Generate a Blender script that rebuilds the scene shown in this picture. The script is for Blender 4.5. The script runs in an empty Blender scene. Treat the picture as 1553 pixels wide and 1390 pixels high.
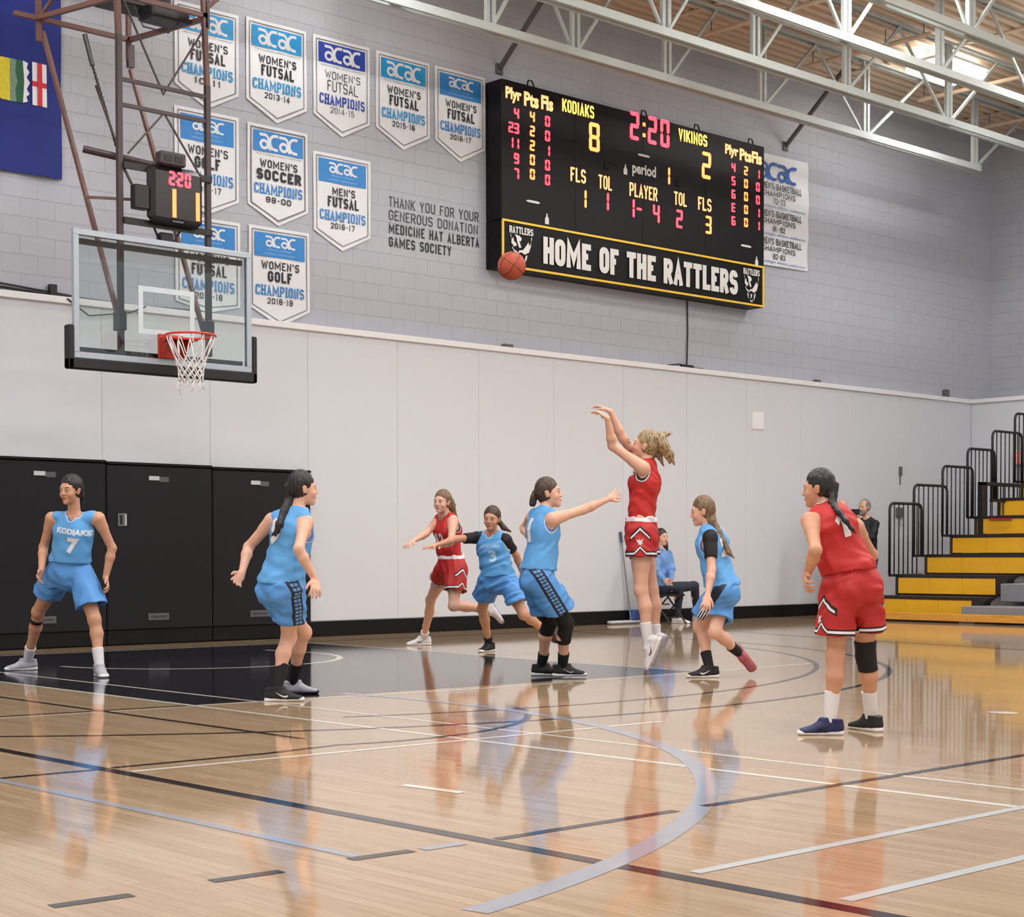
import bpy, bmesh, math, random
import numpy as np
from mathutils import Vector, Matrix
from mathutils.bvhtree import BVHTree

random.seed(7); np.random.seed(7)
scene = bpy.context.scene
COL = scene.collection
PI = math.pi

# ------------------------------------------------------------------ camera
CAM = np.array([-8.3437, -15.0477, 0.9983]); YAW, PITCH, ROLL = 0.745869, -0.027368, -0.001591
FPX, CX, CY = 2513.86, 776.5, 908.56
def _axes():
    f = np.array([math.sin(YAW)*math.cos(PITCH), math.cos(YAW)*math.cos(PITCH), math.sin(PITCH)])
    r = np.array([math.cos(YAW), -math.sin(YAW), 0.]); u = np.cross(r, f)
    return r*math.cos(ROLL)+u*math.sin(ROLL), -r*math.sin(ROLL)+u*math.cos(ROLL), f
RR, UU, FF = _axes()
cd = bpy.data.cameras.new('camera'); cam = bpy.data.objects.new('camera', cd); COL.objects.link(cam)
M = Matrix(((RR[0], UU[0], -FF[0], CAM[0]), (RR[1], UU[1], -FF[1], CAM[1]), (RR[2], UU[2], -FF[2], CAM[2]), (0, 0, 0, 1)))
cam.matrix_world = M
cd.sensor_fit = 'HORIZONTAL'; cd.sensor_width = 36.0; cd.lens = 36.0*FPX/1553.0
cd.shift_x = 0.0; cd.shift_y = (CY-695.0)/1553.0
cd.clip_start = 0.05; cd.clip_end = 200
scene.camera = cam

# ------------------------------------------------------------------ world, exposure
w = bpy.data.worlds.new('world'); scene.world = w; w.use_nodes = True
w.node_tree.nodes['Background'].inputs[0].default_value = (0.90, 0.94, 1.0, 1)
w.node_tree.nodes['Background'].inputs[1].default_value = 0.85
scene.view_settings.view_transform = 'Standard'; scene.view_settings.look = 'None'
scene.view_settings.exposure = 0.07; scene.view_settings.gamma = 1.0
scene.view_settings.use_curve_mapping = False
scene.cycles.use_denoising = True
scene.cycles.max_bounces = 7; scene.cycles.diffuse_bounces = 3; scene.cycles.glossy_bounces = 4
scene.cycles.transmission_bounces = 6; scene.cycles.transparent_max_bounces = 12
scene.cycles.caustics_reflective = False; scene.cycles.caustics_refractive = False

# large area lights: one under each gym lamp (the lamps themselves are built further down)
LAMPS = [(x, y) for y in (-3.6, -7.4, -11.2, -15.0) for x in (14.0, 8.6, 3.2, -2.2, -7.6)] + [(14.0, -0.72), (3.2, -0.5), (-2.2, -0.5)]
LAMP_Z = 8.38
for i, (lx, ly) in enumerate(LAMPS):
    ld = bpy.data.lights.new('gym_lamp_light', 'AREA'); ld.shape = 'RECTANGLE'; ld.size = 1.2; ld.size_y = 0.5
    ld.energy = 120 if ly < -1 else 40; ld.color = (1.0, 0.985, 0.975)
    lo = bpy.data.objects.new('gym_lamp_light', ld); lo.location = (lx, ly, LAMP_Z-0.06); COL.objects.link(lo)
    ld2 = bpy.data.lights.new('deck_fill_light', 'AREA'); ld2.shape = 'RECTANGLE'; ld2.size = 1.1; ld2.size_y = 0.5   # added fill light above the closed housing, brightens the deck
    ld2.energy = 30; ld2.color = (1.0, 0.95, 0.88); lo2 = bpy.data.objects.new('deck_fill_light', ld2); lo2.location = (lx, ly, LAMP_Z+.115); lo2.rotation_euler = (PI, 0, 0); COL.objects.link(lo2)

# ------------------------------------------------------------------ projection helpers (points of real surfaces measured in the photograph)
def ray(u, v): return FF + RR*(u-CX)/FPX - UU*(v-CY)/FPX
def onfloor(u, v, z=0.0):
    d = ray(u, v); return CAM + d*(z-CAM[2])/d[2]
def ony(u, v, y):
    d = ray(u, v); return CAM + d*(y-CAM[1])/d[1]
def atdepth(u, v, dep): return CAM + ray(u, v)*dep
def depth_of(P): return float((np.asarray(P)-CAM) @ FF)
def project(P):
    d = np.asarray(P, float)-CAM; z = d@FF
    return CX+FPX*(d@RR)/z, CY-FPX*(d@UU)/z

# ------------------------------------------------------------------ materials
def lin(c):
    return tuple((x/12.92 if x <= .04045 else ((x+.055)/1.055)**2.4) for x in c)
def rgb(r, g, b): return lin((r/255, g/255, b/255))+(1,)
MATS = {}
def mat(name, col, rough=0.5, metal=0.0, var=0.06, scale=8.0, bump=0.0, bscale=60.0, emit=0.0, spec=0.5, coat=0.0, stretch=None):
    if name in MATS: return MATS[name]
    m = bpy.data.materials.new(name); m.use_nodes = True; nt = m.node_tree; b = nt.nodes['Principled BSDF']
    b.inputs['Roughness'].default_value = rough; b.inputs['Metallic'].default_value = metal
    b.inputs['Specular IOR Level'].default_value = spec; b.inputs['Coat Weight'].default_value = coat
    tc = nt.nodes.new('ShaderNodeTexCoord'); src = tc.outputs['Object']
    if stretch:
        mp = nt.nodes.new('ShaderNodeMapping'); mp.inputs['Scale'].default_value = stretch
        nt.links.new(src, mp.inputs['Vector']); src = mp.outputs['Vector']
    n = nt.nodes.new('ShaderNodeTexNoise'); n.inputs['Scale'].default_value = scale; n.inputs['Detail'].default_value = 4
    nt.links.new(src, n.inputs['Vector'])
    mx = nt.nodes.new('ShaderNodeMix'); mx.data_type = 'RGBA'
    mx.inputs['A'].default_value = tuple(max(0, c*(1-var*1.5)) for c in col[:3])+(1,)
    mx.inputs['B'].default_value = tuple(min(1, c*(1+var*1.5)) for c in col[:3])+(1,)
    nt.links.new(n.outputs['Fac'], mx.inputs['Factor'])
    nt.links.new(mx.outputs['Result'], b.inputs['Base Color'])
    if emit:
        b.inputs['Emission Color'].default_value = col; b.inputs['Emission Strength'].default_value = emit
    if bump:
        n2 = nt.nodes.new('ShaderNodeTexNoise'); n2.inputs['Scale'].default_value = bscale; n2.inputs['Detail'].default_value = 3
        nt.links.new(src, n2.inputs['Vector'])
        bp = nt.nodes.new('ShaderNodeBump'); bp.inputs['Strength'].default_value = bump; bp.inputs['Distance'].default_value = 0.01
        nt.links.new(n2.outputs['Fac'], bp.inputs['Height']); nt.links.new(bp.outputs['Normal'], b.inputs['Normal'])
    MATS[name] = m
    return m

# ------------------------------------------------------------------ object helpers
def tag(o, label=None, cat=None, group=None, kind=None):
    if label: o['label'] = label
    if cat: o['category'] = cat
    if group: o['group'] = group
    if kind: o['kind'] = kind
    return o
def empty(name, loc=(0, 0, 0), parent=None):
    o = bpy.data.objects.new(name, None); o.location = tuple(float(x) for x in loc); o.empty_display_size = .1
    COL.objects.link(o)
    if parent is not None: o.parent = parent
    return o
_UP = {}
def link(name, me, mats=None, parent=None, smooth=False):
    if mats is not None:
        for m in (mats if isinstance(mats, (list, tuple)) else [mats]): me.materials.append(m)
    if smooth: me.polygons.foreach_set('use_smooth', [True]*len(me.polygons))
    o = bpy.data.objects.new(name, me); COL.objects.link(o)
    if parent is not None:
        o.parent = parent
        # geometry is given in world coordinates: cancel the translation of the parents
        t = Vector((0, 0, 0)); p = parent
        while p is not None: t += Vector(p.location); p = p.parent
        o.location = -t
    return o
def mesh(name, verts, faces, mats=None, parent=None, smooth=False):
    me = bpy.data.meshes.new(name); me.from_pydata([tuple(map(float, v)) for v in verts], [], faces); me.update()
    return link(name, me, mats, parent, smooth)
class MB:
    """collects shapes into one mesh"""
    def __init__(s): s.v = []; s.f = []; s.mi = []
    def add(s, verts, faces, mi=0):
        n = len(s.v); s.v += [tuple(map(float, v)) for v in verts]; s.f += [tuple(i+n for i in f) for f in faces]; s.mi += [mi]*len(faces); return s
    def box(s, x0, x1, y0, y1, z0, z1, mi=0, b=0.0):
        if b > 0:
            bm = bmesh.new(); bmesh.ops.create_cube(bm, size=1.0)
            for v in bm.verts: v.co = Vector(((x0+x1)/2+v.co.x*(x1-x0), (y0+y1)/2+v.co.y*(y1-y0), (z0+z1)/2+v.co.z*(z1-z0)))
            bmesh.ops.bevel(bm, geom=list(bm.edges), offset=b, segments=1, affect='EDGES')
            bm.verts.index_update(); s.add([v.co for v in bm.verts], [[v.index for v in f.verts] for f in bm.faces], mi); bm.free(); return s
        return s.add([(x0, y0, z0), (x1, y0, z0), (x1, y1, z0), (x0, y1, z0), (x0, y0, z1), (x1, y0, z1), (x1, y1, z1), (x0, y1, z1)],
                     [(0, 3, 2, 1), (4, 5, 6, 7), (0, 1, 5, 4), (1, 2, 6, 5), (2, 3, 7, 6), (3, 0, 4, 7)], mi)
    def bar(s, A, B, wd, ht, mi=0, up=(0, 0, 1)):
        A, B = Vector(A), Vector(B); d = (B-A).normalized(); u = Vector(up)
        if abs(d.dot(u)) > .98: u = Vector((0, 1, 0))
        sd = d.cross(u).normalized()*wd/2; u = sd.cross(d).normalized()*ht/2
        return s.add([A-sd-u, A+sd-u, A+sd+u, A-sd+u, B-sd-u, B+sd-u, B+sd+u, B-sd+u],
                     [(0, 1, 2, 3), (7, 6, 5, 4), (0, 4, 5, 1), (1, 5, 6, 2), (2, 6, 7, 3), (3, 7, 4, 0)], mi)
    def tube(s, pts, r, n=8, mi=0, closed=False, cap=True):
        P = [Vector(p) for p in pts]; N = len(P); rs = r if isinstance(r, (list, tuple)) else [r]*N
        t0 = (P[1]-P[0]).normalized(); a = Vector((0, 0, 1)) if abs(t0.z) < .9 else Vector((1, 0, 0)); nrm = t0.cross(a).normalized()
        rings = []; base = len(s.v); prev = t0
        for i in range(N):
            if closed: t = (P[(i+1) % N]-P[i-1]).normalized()
            else: t = (P[min(i+1, N-1)]-P[max(i-1, 0)]).normalized()
            q = prev.rotation_difference(t); nrm = q @ nrm; nrm = (nrm-t*nrm.dot(t)).normalized(); prev = t; bn = t.cross(nrm)
            rings.append([P[i]+(nrm*math.cos(2*PI*k/n)+bn*math.sin(2*PI*k/n))*rs[i] for k in range(n)])
        vs = [v for rg in rings for v in rg]; fs = []
        for i in range(N if closed else N-1):
            j = (i+1) % N
            for k in range(n): fs.append((i*n+k, i*n+(k+1) % n, j*n+(k+1) % n, j*n+k))
        if cap and not closed: fs += [tuple(range(n-1, -1, -1)), tuple((N-1)*n+k for k in range(n))]
        return s.add(vs, fs, mi)
    def prism(s, pts, D, mi=0):
        """flat polygon pts (3D) extruded by D"""
        n = len(pts); P = [Vector(p) for p in pts]; D = Vector(D)
        return s.add(P+[p+D for p in P], [tuple(range(n)), tuple(range(2*n-1, n-1, -1))]+[(i, i+n, (i+1) % n+n, (i+1) % n) for i in range(n)], mi)
    def build(s, name, mats=None, parent=None, smooth=False):
        me = bpy.data.meshes.new(name); me.from_pydata(s.v, [], s.f)
        bm = bmesh.new(); bm.from_mesh(me); bmesh.ops.recalc_face_normals(bm, faces=bm.faces[:]) if len(s.f) < 20000 else None
        bm.to_mesh(me); bm.free()
        if mats is not None:
            for m in (mats if isinstance(mats, (list, tuple)) else [mats]): me.materials.append(m)
            me.polygons.foreach_set('material_index', s.mi)
        me.update()
        return link(name, me, None, parent, smooth)
def shade_auto(o):
    o.data.polygons.foreach_set('use_smooth', [True]*len(o.data.polygons))
    try: o.data.set_sharp_from_angle(angle=0.6)
    except Exception: pass
    return o

_TXT = {}
def text_geo(body, bold=0.0, res=3, spacing=1.0):
    """2D triangles of a word, scaled to its own box 0..1"""
    k = (body, bold, res, spacing)
    if k in _TXT: return _TXT[k]
    c = bpy.data.curves.new('t', 'FONT'); c.body = body; c.resolution_u = res; c.offset = bold; c.space_character = spacing
    o = bpy.data.objects.new('t', c); COL.objects.link(o)
    dg = bpy.context.evaluated_depsgraph_get(); me = o.evaluated_get(dg).to_mesh()
    V = np.array([v.co[:2] for v in me.vertices]); F = [tuple(p.vertices) for p in me.polygons]
    o.evaluated_get(dg).to_mesh_clear(); bpy.data.objects.remove(o); bpy.data.curves.remove(c)
    lo, hi = V.min(0), V.max(0); V = (V-lo)/(hi-lo); _TXT[k] = (V, F); return _TXT[k]
def word(name, body, x0, x1, z0, z1, y, m, parent, bold=0.0, slant=0.0, th=0.003, kind=None, spacing=1.0):
    """lettering on a plane that faces -y; a thin plate of letters"""
    V, F = text_geo(body, bold, 3, spacing)
    vs = [(x0+(x1-x0)*a+slant*b, y-th, z0+(z1-z0)*b) for a, b in V]
    o = mesh(name, vs, F, m, parent)
    return o

# ---- a heavy condensed block alphabet drawn with mitred strokes
def _rr(x0, y0, x1, y1, r=.28, q='abcd'):
    """corner arcs of a rounded box, going round from upper right: a=UR b=UL c=LL d=LR"""
    out = []
    C_ = {'a': (x1, y1, -1, -1, 0), 'b': (x0, y1, 1, -1, 90), 'c': (x0, y0, 1, 1, 180), 'd': (x1, y0, -1, 1, 270)}
    for k in q:
        x, y, sx, sy, a0 = C_[k]; rx = r*1.0*abs(x1-x0); ry = r*.55*abs(y1-y0) if False else r*.5
        cx, cy = x+sx*rx, y+sy*ry
        for i in range(4): a = math.radians(a0+30*i); out.append((cx+rx*math.cos(a), cy+ry*math.sin(a)))
    return out
_O = _rr(0, 0, 1, 1, .42); _O = _O+[_O[0], _O[1]]
GL = {'A': [[(0, 0), (.5, 1.0), (1, 0)], [(.2, .3), (.8, .3)]], 'B': [[(0, 0), (0, 1)]+_rr(0, .5, .95, 1, .3, 'a')[::-1]+_rr(0, .52, .95, 1, .3, 'd')[::-1]+[(0, .52)], [(.4, .52)]+_rr(0, 0, 1, .52, .35, 'a')[::-1]+_rr(0, 0, 1, .52, .35, 'd')[::-1]+[(0, 0)]],
      'C': [[(1, .74)]+_rr(0, 0, 1, 1, .42)+[(1, .26)]], 'D': [[(0, 0), (0, 1)]+_rr(0, 0, 1, 1, .42, 'a')[::-1]+_rr(0, 0, 1, 1, .42, 'd')[::-1]+[(0, 0)]],
      'E': [[(1, 1), (0, 1), (0, 0), (1, 0)], [(0, .52), (.85, .52)]], 'F': [[(1, 1), (0, 1), (0, 0)], [(0, .52), (.85, .52)]],
      'G': [[(1, .7)]+_rr(0, 0, 1, 1, .42)+[(1, .48), (.55, .48)]], 'H': [[(0, 0), (0, 1)], [(1, 0), (1, 1)], [(0, .52), (1, .52)]], 'I': [[(.5, 0), (.5, 1)]],
      'J': [[(1, 1)]+_rr(0, 0, 1, 1, .42, 'dc')[::1][::1]], 'K': [[(0, 0), (0, 1)], [(1, 1), (.1, .45)], [(.3, .6), (1, 0)]], 'L': [[(0, 1), (0, 0), (1, 0)]],
      'M': [[(0, 0), (0, 1), (.5, .25), (1, 1), (1, 0)]], 'N': [[(0, 0), (0, 1), (1, 0), (1, 1)]], 'O': [_O],
      'P': [[(0, 0), (0, 1)]+_rr(0, .45, 1, 1, .35, 'a')[::-1]+_rr(0, .45, 1, 1, .35, 'd')[::-1]+[(0, .45)]], 'R': [[(0, 0), (0, 1)]+_rr(0, .5, 1, 1, .35, 'a')[::-1]+_rr(0, .5, 1, 1, .35, 'd')[::-1]+[(0, .5)], [(.5, .5), (1, 0)]],
      'S': [[(1, .8)]+_rr(0, .5, 1, 1, .4, 'ab')+_rr(0, .5, 1, 1, .4, 'c')[:-1]+_rr(0, 0, 1, .52, .4, 'a')[::-1][1:]+_rr(0, 0, 1, .52, .4, 'd')[::-1]+_rr(0, 0, 1, .5, .4, 'c')[::-1]+[(0, .2)]],
      'T': [[(0, 1), (1, 1)], [(.5, 1), (.5, 0)]], 'U': [[(0, 1)]+_rr(0, 0, 1, 1, .42, 'cd')+[(1, 1)]], 'V': [[(0, 1), (.5, 0), (1, 1)]], 'W': [[(0, 1), (.25, 0), (.5, .8), (.75, 0), (1, 1)]], 'Y': [[(0, 1), (.5, .48), (1, 1)], [(.5, .5), (.5, 0)]],
      '0': [_O], '1': [[(.15, .78), (.55, 1), (.55, 0)]], '2': [[(0, .72)]+_rr(0, .45, 1, 1, .42, 'ba')[0:0]+_rr(0, .4, 1, 1, .4, 'b')[::-1]+_rr(0, .4, 1, 1, .4, 'a')[::-1]+[(1, .62), (0, 0), (1, 0)]],
      '3': [[(0, .78)]+_rr(0, .5, 1, 1, .4, 'b')[::-1]+_rr(0, .5, 1, 1, .4, 'a')[::-1]+_rr(0, .52, 1, 1, .4, 'd')[::-1]+[(.4, .52)]+_rr(0, 0, 1, .5, .4, 'a')[::-1]+_rr(0, 0, 1, .5, .4, 'd')[::-1]+_rr(0, 0, 1, .5, .4, 'c')[::-1]+[(0, .24)]],
      '4': [[(.72, 0), (.72, 1), (0, .28), (1, .28)]], '5': [[(.95, 1), (.08, 1), (.04, .56)]+_rr(0, 0, 1, .6, .4, 'a')[::-1]+_rr(0, 0, 1, .6, .4, 'd')[::-1]+_rr(0, 0, 1, .6, .4, 'c')[::-1]+[(0, .2)]],
      '6': [[(1, .84)]+_rr(0, 0, 1, 1, .42, 'ab')+_rr(0, 0, 1, 1, .42, 'cd')+_rr(0, 0, 1, .52, .4, 'ab')+[(0, .3)]], '7': [[(0, 1), (1, 1), (.35, 0)]],
      '8': [_rr(0, .5, 1, 1, .42)+[_rr(0, .5, 1, 1, .42)[0]], _rr(0, 0, 1, .52, .42)+[_rr(0, 0, 1, .52, .42)[0]]], '9': [[(0, .16)]+_rr(0, 0, 1, 1, .42, 'cd')+_rr(0, 0, 1, 1, .42, 'ab')+_rr(0, .48, 1, 1, .4, 'cd')+[(1, .7)]],
      '-': [[(.1, .5), (.9, .5)]], "'": [[(.5, 1), (.5, .72)]]}
GW = {'I': .42, "'": .3, '1': .62, 'M': 1.4, 'W': 1.45, '-': .65, ' ': .62, 'L': .88, 'E': .9, 'F': .86, 'T': .96}
def _stroke(P, wd):
    P = [np.array(p, float) for p in P]; Q = [P[0]]
    for p in P[1:]:
        if np.hypot(*(p-Q[-1])) > wd*.05: Q.append(p)
    n = len(Q); vs = []
    if n < 2: return [], []
    for i in range(n):
        a = Q[i]-Q[i-1] if i else Q[1]-Q[0]; b = Q[i+1]-Q[i] if i < n-1 else Q[-1]-Q[-2]
        a = a/np.hypot(*a); b = b/np.hypot(*b); na = np.array([-a[1], a[0]]); nb = np.array([-b[1], b[0]]); m = na+nb; l = np.hypot(*m)
        m = m/l if l > .2 else na; k = 1/max(.42, m@na); o = m*wd/2*k; vs += [Q[i]+o, Q[i]-o]
    return vs, [(2*i, 2*i+1, 2*i+3, 2*i+2) for i in range(n-1)]
def block(name, body, x0, x1, z0, z1, y, m, parent, wt=.24, gap=.2, slab=False, th=.003):
    """block letters on a plane facing -y; wt = stroke as a share of the letter height / width mix"""
    body = body.upper(); W = sum(GW.get(c, 1.) for c in body)+gap*(len(body)-1); u = (x1-x0)/W; H = z1-z0; wd = wt*min(u, H*.8); V = []; F = []; x = x0
    for c in body:
        lay = 0.0; w_ = GW.get(c, 1.)*u
        for pl in GL.get(c, []):
            pts = [(x+wd/2+px*(w_-wd), z0+wd/2+py*(H-wd)) for px, py in pl]
            # butt ends reach the letter box
            vs, fs = _stroke(pts, wd)
            for (e, d) in ((0, 1), (-1, -2)):
                px, py = pts[e]; qx, qy = pts[d]
                dv = np.array([px-qx, py-qy]); L_ = np.hypot(*dv)
                if L_ > 1e-9 and c in "AEFHIKLMNTVWXYPR14-'7BDU":
                    dv = dv/L_*wd/2; k = 0 if e == 0 else len(vs)-2
                    if pl[e][1] in (0, 1) or pl[e][0] in (0, 1): vs[k] = vs[k]+dv; vs[k+1] = vs[k+1]+dv
                    if slab and abs(dv[1]) > abs(dv[0])*.5 and pl[e][1] in (0, 1):
                        zz = py+np.sign(py-(z0+H/2))*wd*.25; n0 = len(vs); vs = list(vs)+[np.array(q) for q in ((px-wd*.95, zz-wd*.25), (px+wd*.95, zz-wd*.25), (px+wd*.95, zz+wd*.25), (px-wd*.95, zz+wd*.25))]; fs = fs+[(n0, n0+1, n0+2, n0+3)]
            n = len(V); V += [(v[0], v[1], lay+.00012*(i//2)) for i, v in enumerate(vs)]; lay += .0007; F += [tuple(i+n for i in f) for f in fs]
        x += w_+gap*u
    return mesh(name, [(a, y-th-q, b) for a, b, q in V], F, m, parent)

STEEL = mat('white_painted_steel', rgb(184, 192, 190), .6, 0.0, .04)
BLACK = mat('black_satin', rgb(22, 22, 24), .5)
WHITE = mat('white_paint', rgb(232, 232, 234), .5, 0, .02)
# ================================================================== SETTING
YW, YU, ZL, ZC = 1.297, 1.42, 3.755, 8.62      # padded wall front, block wall front, ledge height, deck height
XR, XRU = 18.0, 18.85
# ---- floor: strip maple
def floor_mat():
    m = bpy.data.materials.new('varnished_maple_strips'); m.use_nodes = True; nt = m.node_tree; N = nt.nodes; L = nt.links; b = N['Principled BSDF']
    tc = N.new('ShaderNodeTexCoord'); mp = N.new('ShaderNodeMapping'); mp.inputs['Rotation'].default_value = (0, 0, PI/2)
    L.new(tc.outputs['Object'], mp.inputs['Vector'])
    br = N.new('ShaderNodeTexBrick'); br.offset = .37; br.inputs['Scale'].default_value = 1.0
    br.inputs['Brick Width'].default_value = 1.1; br.inputs['Row Height'].default_value = .057; br.inputs['Mortar Size'].default_value = .0009
    br.inputs['Mortar Smooth'].default_value = .3; br.inputs['Bias'].default_value = -.1
    br.inputs['Color1'].default_value = rgb(188, 163, 133); br.inputs['Color2'].default_value = rgb(174, 147, 116); br.inputs['Mortar'].default_value = rgb(150, 122, 92)
    L.new(mp.outputs['Vector'], br.inputs['Vector'])
    n = N.new('ShaderNodeTexNoise'); n.inputs['Scale'].default_value = 3.0; n.inputs['Detail'].default_value = 6
    mp2 = N.new('ShaderNodeMapping'); mp2.inputs['Scale'].default_value = (14, .9, 1); L.new(tc.outputs['Object'], mp2.inputs['Vector']); L.new(mp2.outputs['Vector'], n.inputs['Vector'])
    rp = N.new('ShaderNodeValToRGB'); rp.color_ramp.elements[0].position = .32; rp.color_ramp.elements[0].color = (.8, .76, .7, 1); rp.color_ramp.elements[1].position = .62; rp.color_ramp.elements[1].color = (1, 1, 1, 1)
    L.new(n.outputs['Fac'], rp.inputs['Fac'])
    mx = N.new('ShaderNodeMix'); mx.data_type = 'RGBA'; mx.blend_type = 'MULTIPLY'; mx.inputs['Factor'].default_value = .6
    L.new(br.outputs['Color'], mx.inputs['A']); L.new(rp.outputs['Color'], mx.inputs['B']); L.new(mx.outputs['Result'], b.inputs['Base Color'])
    b.inputs['Roughness'].default_value = .065; b.inputs['IOR'].default_value = 1.5
    n2 = N.new('ShaderNodeTexNoise'); n2.inputs['Scale'].default_value = 1.6; n2.inputs['Detail'].default_value = 2
    mp3 = N.new('ShaderNodeMapping'); mp3.inputs['Scale'].default_value = (6, .5, 1); L.new(tc.outputs['Object'], mp3.inputs['Vector']); L.new(mp3.outputs['Vector'], n2.inputs['Vector'])
    bp = N.new('ShaderNodeBump'); bp.inputs['Strength'].default_value = .03; bp.inputs['Distance'].default_value = .01
    L.new(n2.outputs['Fac'], bp.inputs['Height']); L.new(bp.outputs['Normal'], b.inputs['Normal'])
    return m
FLOORM = floor_mat()
fl = MB().box(-18, XRU+.4, -26, YU+.3, -.15, 0).build('floor', FLOORM); tag(fl, kind='structure')
def paint(name, c): return mat(name, c, .09, 0, .05, 3.0)
P_BLK = paint('black_line_paint', rgb(40, 34, 34)); P_WHT = paint('white_line_paint', rgb(228, 224, 214)); P_GRY = paint('grey_blue_line_paint', rgb(158, 162, 172)); P_KEY = paint('navy_black_key_paint', rgb(26, 27, 36))
_lz = [0.0006]
def strip(pts, wd, m, name='court_line', closed=False, par=None):
    """painted line along floor points"""
    _lz[0] += .00003; z = _lz[0]; P = [np.array(p[:2], float) for p in pts]; n = len(P); vs = []
    for i in range(n):
        if closed: t = P[(i+1) % n]-P[i-1]
        else: t = P[min(i+1, n-1)]-P[max(i-1, 0)]
        t = t/np.hypot(*t); nn = np.array([-t[1], t[0]])*wd/2; a, b2 = P[i]+nn, P[i]-nn
        vs += [(a[0], a[1], z), (b2[0], b2[1], z)]
    fs = [(2*i, 2*i+1, 2*i+3, 2*i+2) for i in range(n-1)]
    if closed: fs.append((2*n-2, 2*n-1, 1, 0))
    return mesh(name, vs, fs, m, fl if par is None else par)
def arcp(cx, cy, r, a0, a1, n=64): return [(cx+r*math.cos(math.radians(a0+(a1-a0)*i/n)), cy+r*math.sin(math.radians(a0+(a1-a0)*i/n))) for i in range(n+1)]
mesh('painted_key', [(-2.47, .44, .0005), (2.62, .34, .0005), (2.38, -5.8, .0005), (-2.47, -5.55, .0005)], [(3, 2, 1, 0)], P_KEY, fl)
strip([(-4.5, .58), (-.9, .52), (2.8, .42), (5.1, .36), (8.45, .05)], .06, P_BLK)
strip([(-4.5, .47), (-.9, .41), (2.66, .31)], .05, P_WHT)
strip([(8.45, .05), (8.27, -1.15), (7.66, -3.16), (7.16, -6.07), (6.7, -9.5), (6.5, -13)], .07, P_BLK)
strip([(2.66, .31), (2.55, -2.4), (2.4, -4.1), (2.34, -5.8)], .04, P_WHT)
strip([(-2.47, .4), (-2.47, -12.2)], .045, P_WHT)
strip([(-1.99, .3), (-1.99, -6), (-2.03, -12.0)], .035, P_WHT)
strip([(-2.47, -5.6), (-.11, -5.87), (.9, -5.9), (3.9, -5.85)], .05, P_WHT)
strip([(-4.47, -5.32), (-2.5, -5.55)], .045, P_BLK)
strip([(-4.47, -5.42), (-2.5, -5.65)], .03, P_WHT)
strip(arcp(.16, -1.31, 1.42, -175, -2, 40)+[(1.58, -1.2), (1.5, -.6)], .06, P_WHT)
strip([(6.7, .1), (6.6, -.5)]+arcp(-.066, -1.59, 6.42, -14, -142, 90), .055, P_BLK)
strip(arcp(.0, -1.4, 5.92, -20, -112, 70), .045, P_BLK)
strip([(-3.1, -3.9), (-3.1, -7.7)], .045, P_BLK)
strip([(-4.47, -8.09), (-3.62, -8.12)]+arcp(-2.6, -6.4, 1.75, -108, -25, 20), .045, P_BLK)
strip([(-4.47, -8.27), (-3.3, -8.33), (-1.0, -8.42)], .045, P_WHT)
strip([(-5.6, -8.04), (-4.56, -8.1)], .045, P_BLK)
strip([(-4.54, -3), (-4.5, -13.5)], .07, P_BLK)
strip([(-5.06, -6.5), (-5.02, -10.72)], .05, P_GRY)
strip(arcp(-6.40, -6.41, 5.30, 10, -78, 70), .095, P_GRY)
strip([(-4.46, -10.765), (-3.52, -10.765)], .05, P_BLK)
strip([(-3.36, -10.765), (3.2, -10.76)], .05, P_BLK)
for xa in (-6.13, -5.6, -5.07): strip([(xa, -10.72), (xa+.25, -10.735)], .055, P_BLK)
strip([(-4.78, -10.74), (-4.6, -10.745)], .055, P_GRY)
P_PALE = paint('faded_white_line_paint', rgb(196, 200, 200)); strip([(-4.42, -11.64), (2, -11.65)], .05, P_PALE)
strip([(-4.42, -12.21), (1, -12.22)], .05, P_PALE)
strip([(-3.84, -9.48), (-3.81, -9.83)], .05, P_WHT)
dsk = [(.94+.075*math.cos(k*PI/12), -9.53+.1*math.sin(k*PI/12), .0016) for k in range(24)]
mesh('round_floor_mark', dsk, [tuple(range(24))], P_WHT, fl)

# ---- padded lower end wall: backing + white panels
WPAN = mat('off_white_wall_panel', rgb(208, 211, 217), .55, 0, .012, 1.5, .02, 30)
WBK = mat('wall_panel_backing', rgb(196, 196, 202), .7)
GBLK = mat('grey_painted_block', rgb(176, 179, 189), .62, 0, .03, 2.2, .12, 90)
wl = MB().box(-18, XR+.06, YW+.006, YU+.25, 0, ZL-.05).build('wall_back_lower', WBK); tag(wl, kind='structure')
edges = [-.70+1.374*k for k in range(-11, 14)]+[XR]
for a, b_ in zip(edges[:-1], edges[1:]):
    MB().box(a+.0015, b_-.0015, YW, YW+.02, .19, ZL-.06, b=.003).build('wall_panel', WPAN, wl)
bb = MB().box(-18, XR-.02, YW-.02, YW+.012, 0, .185, b=.006).build('baseboard_back', mat('black_rubber_base', rgb(11, 11, 12), .6, spec=.25)); tag(bb, kind='structure')
tr = MB().box(-18, XR+.9, YW-.035, YU+.05, ZL-.075, ZL, b=.008).build('trim_1', WHITE); tag(tr, kind='structure')
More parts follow.
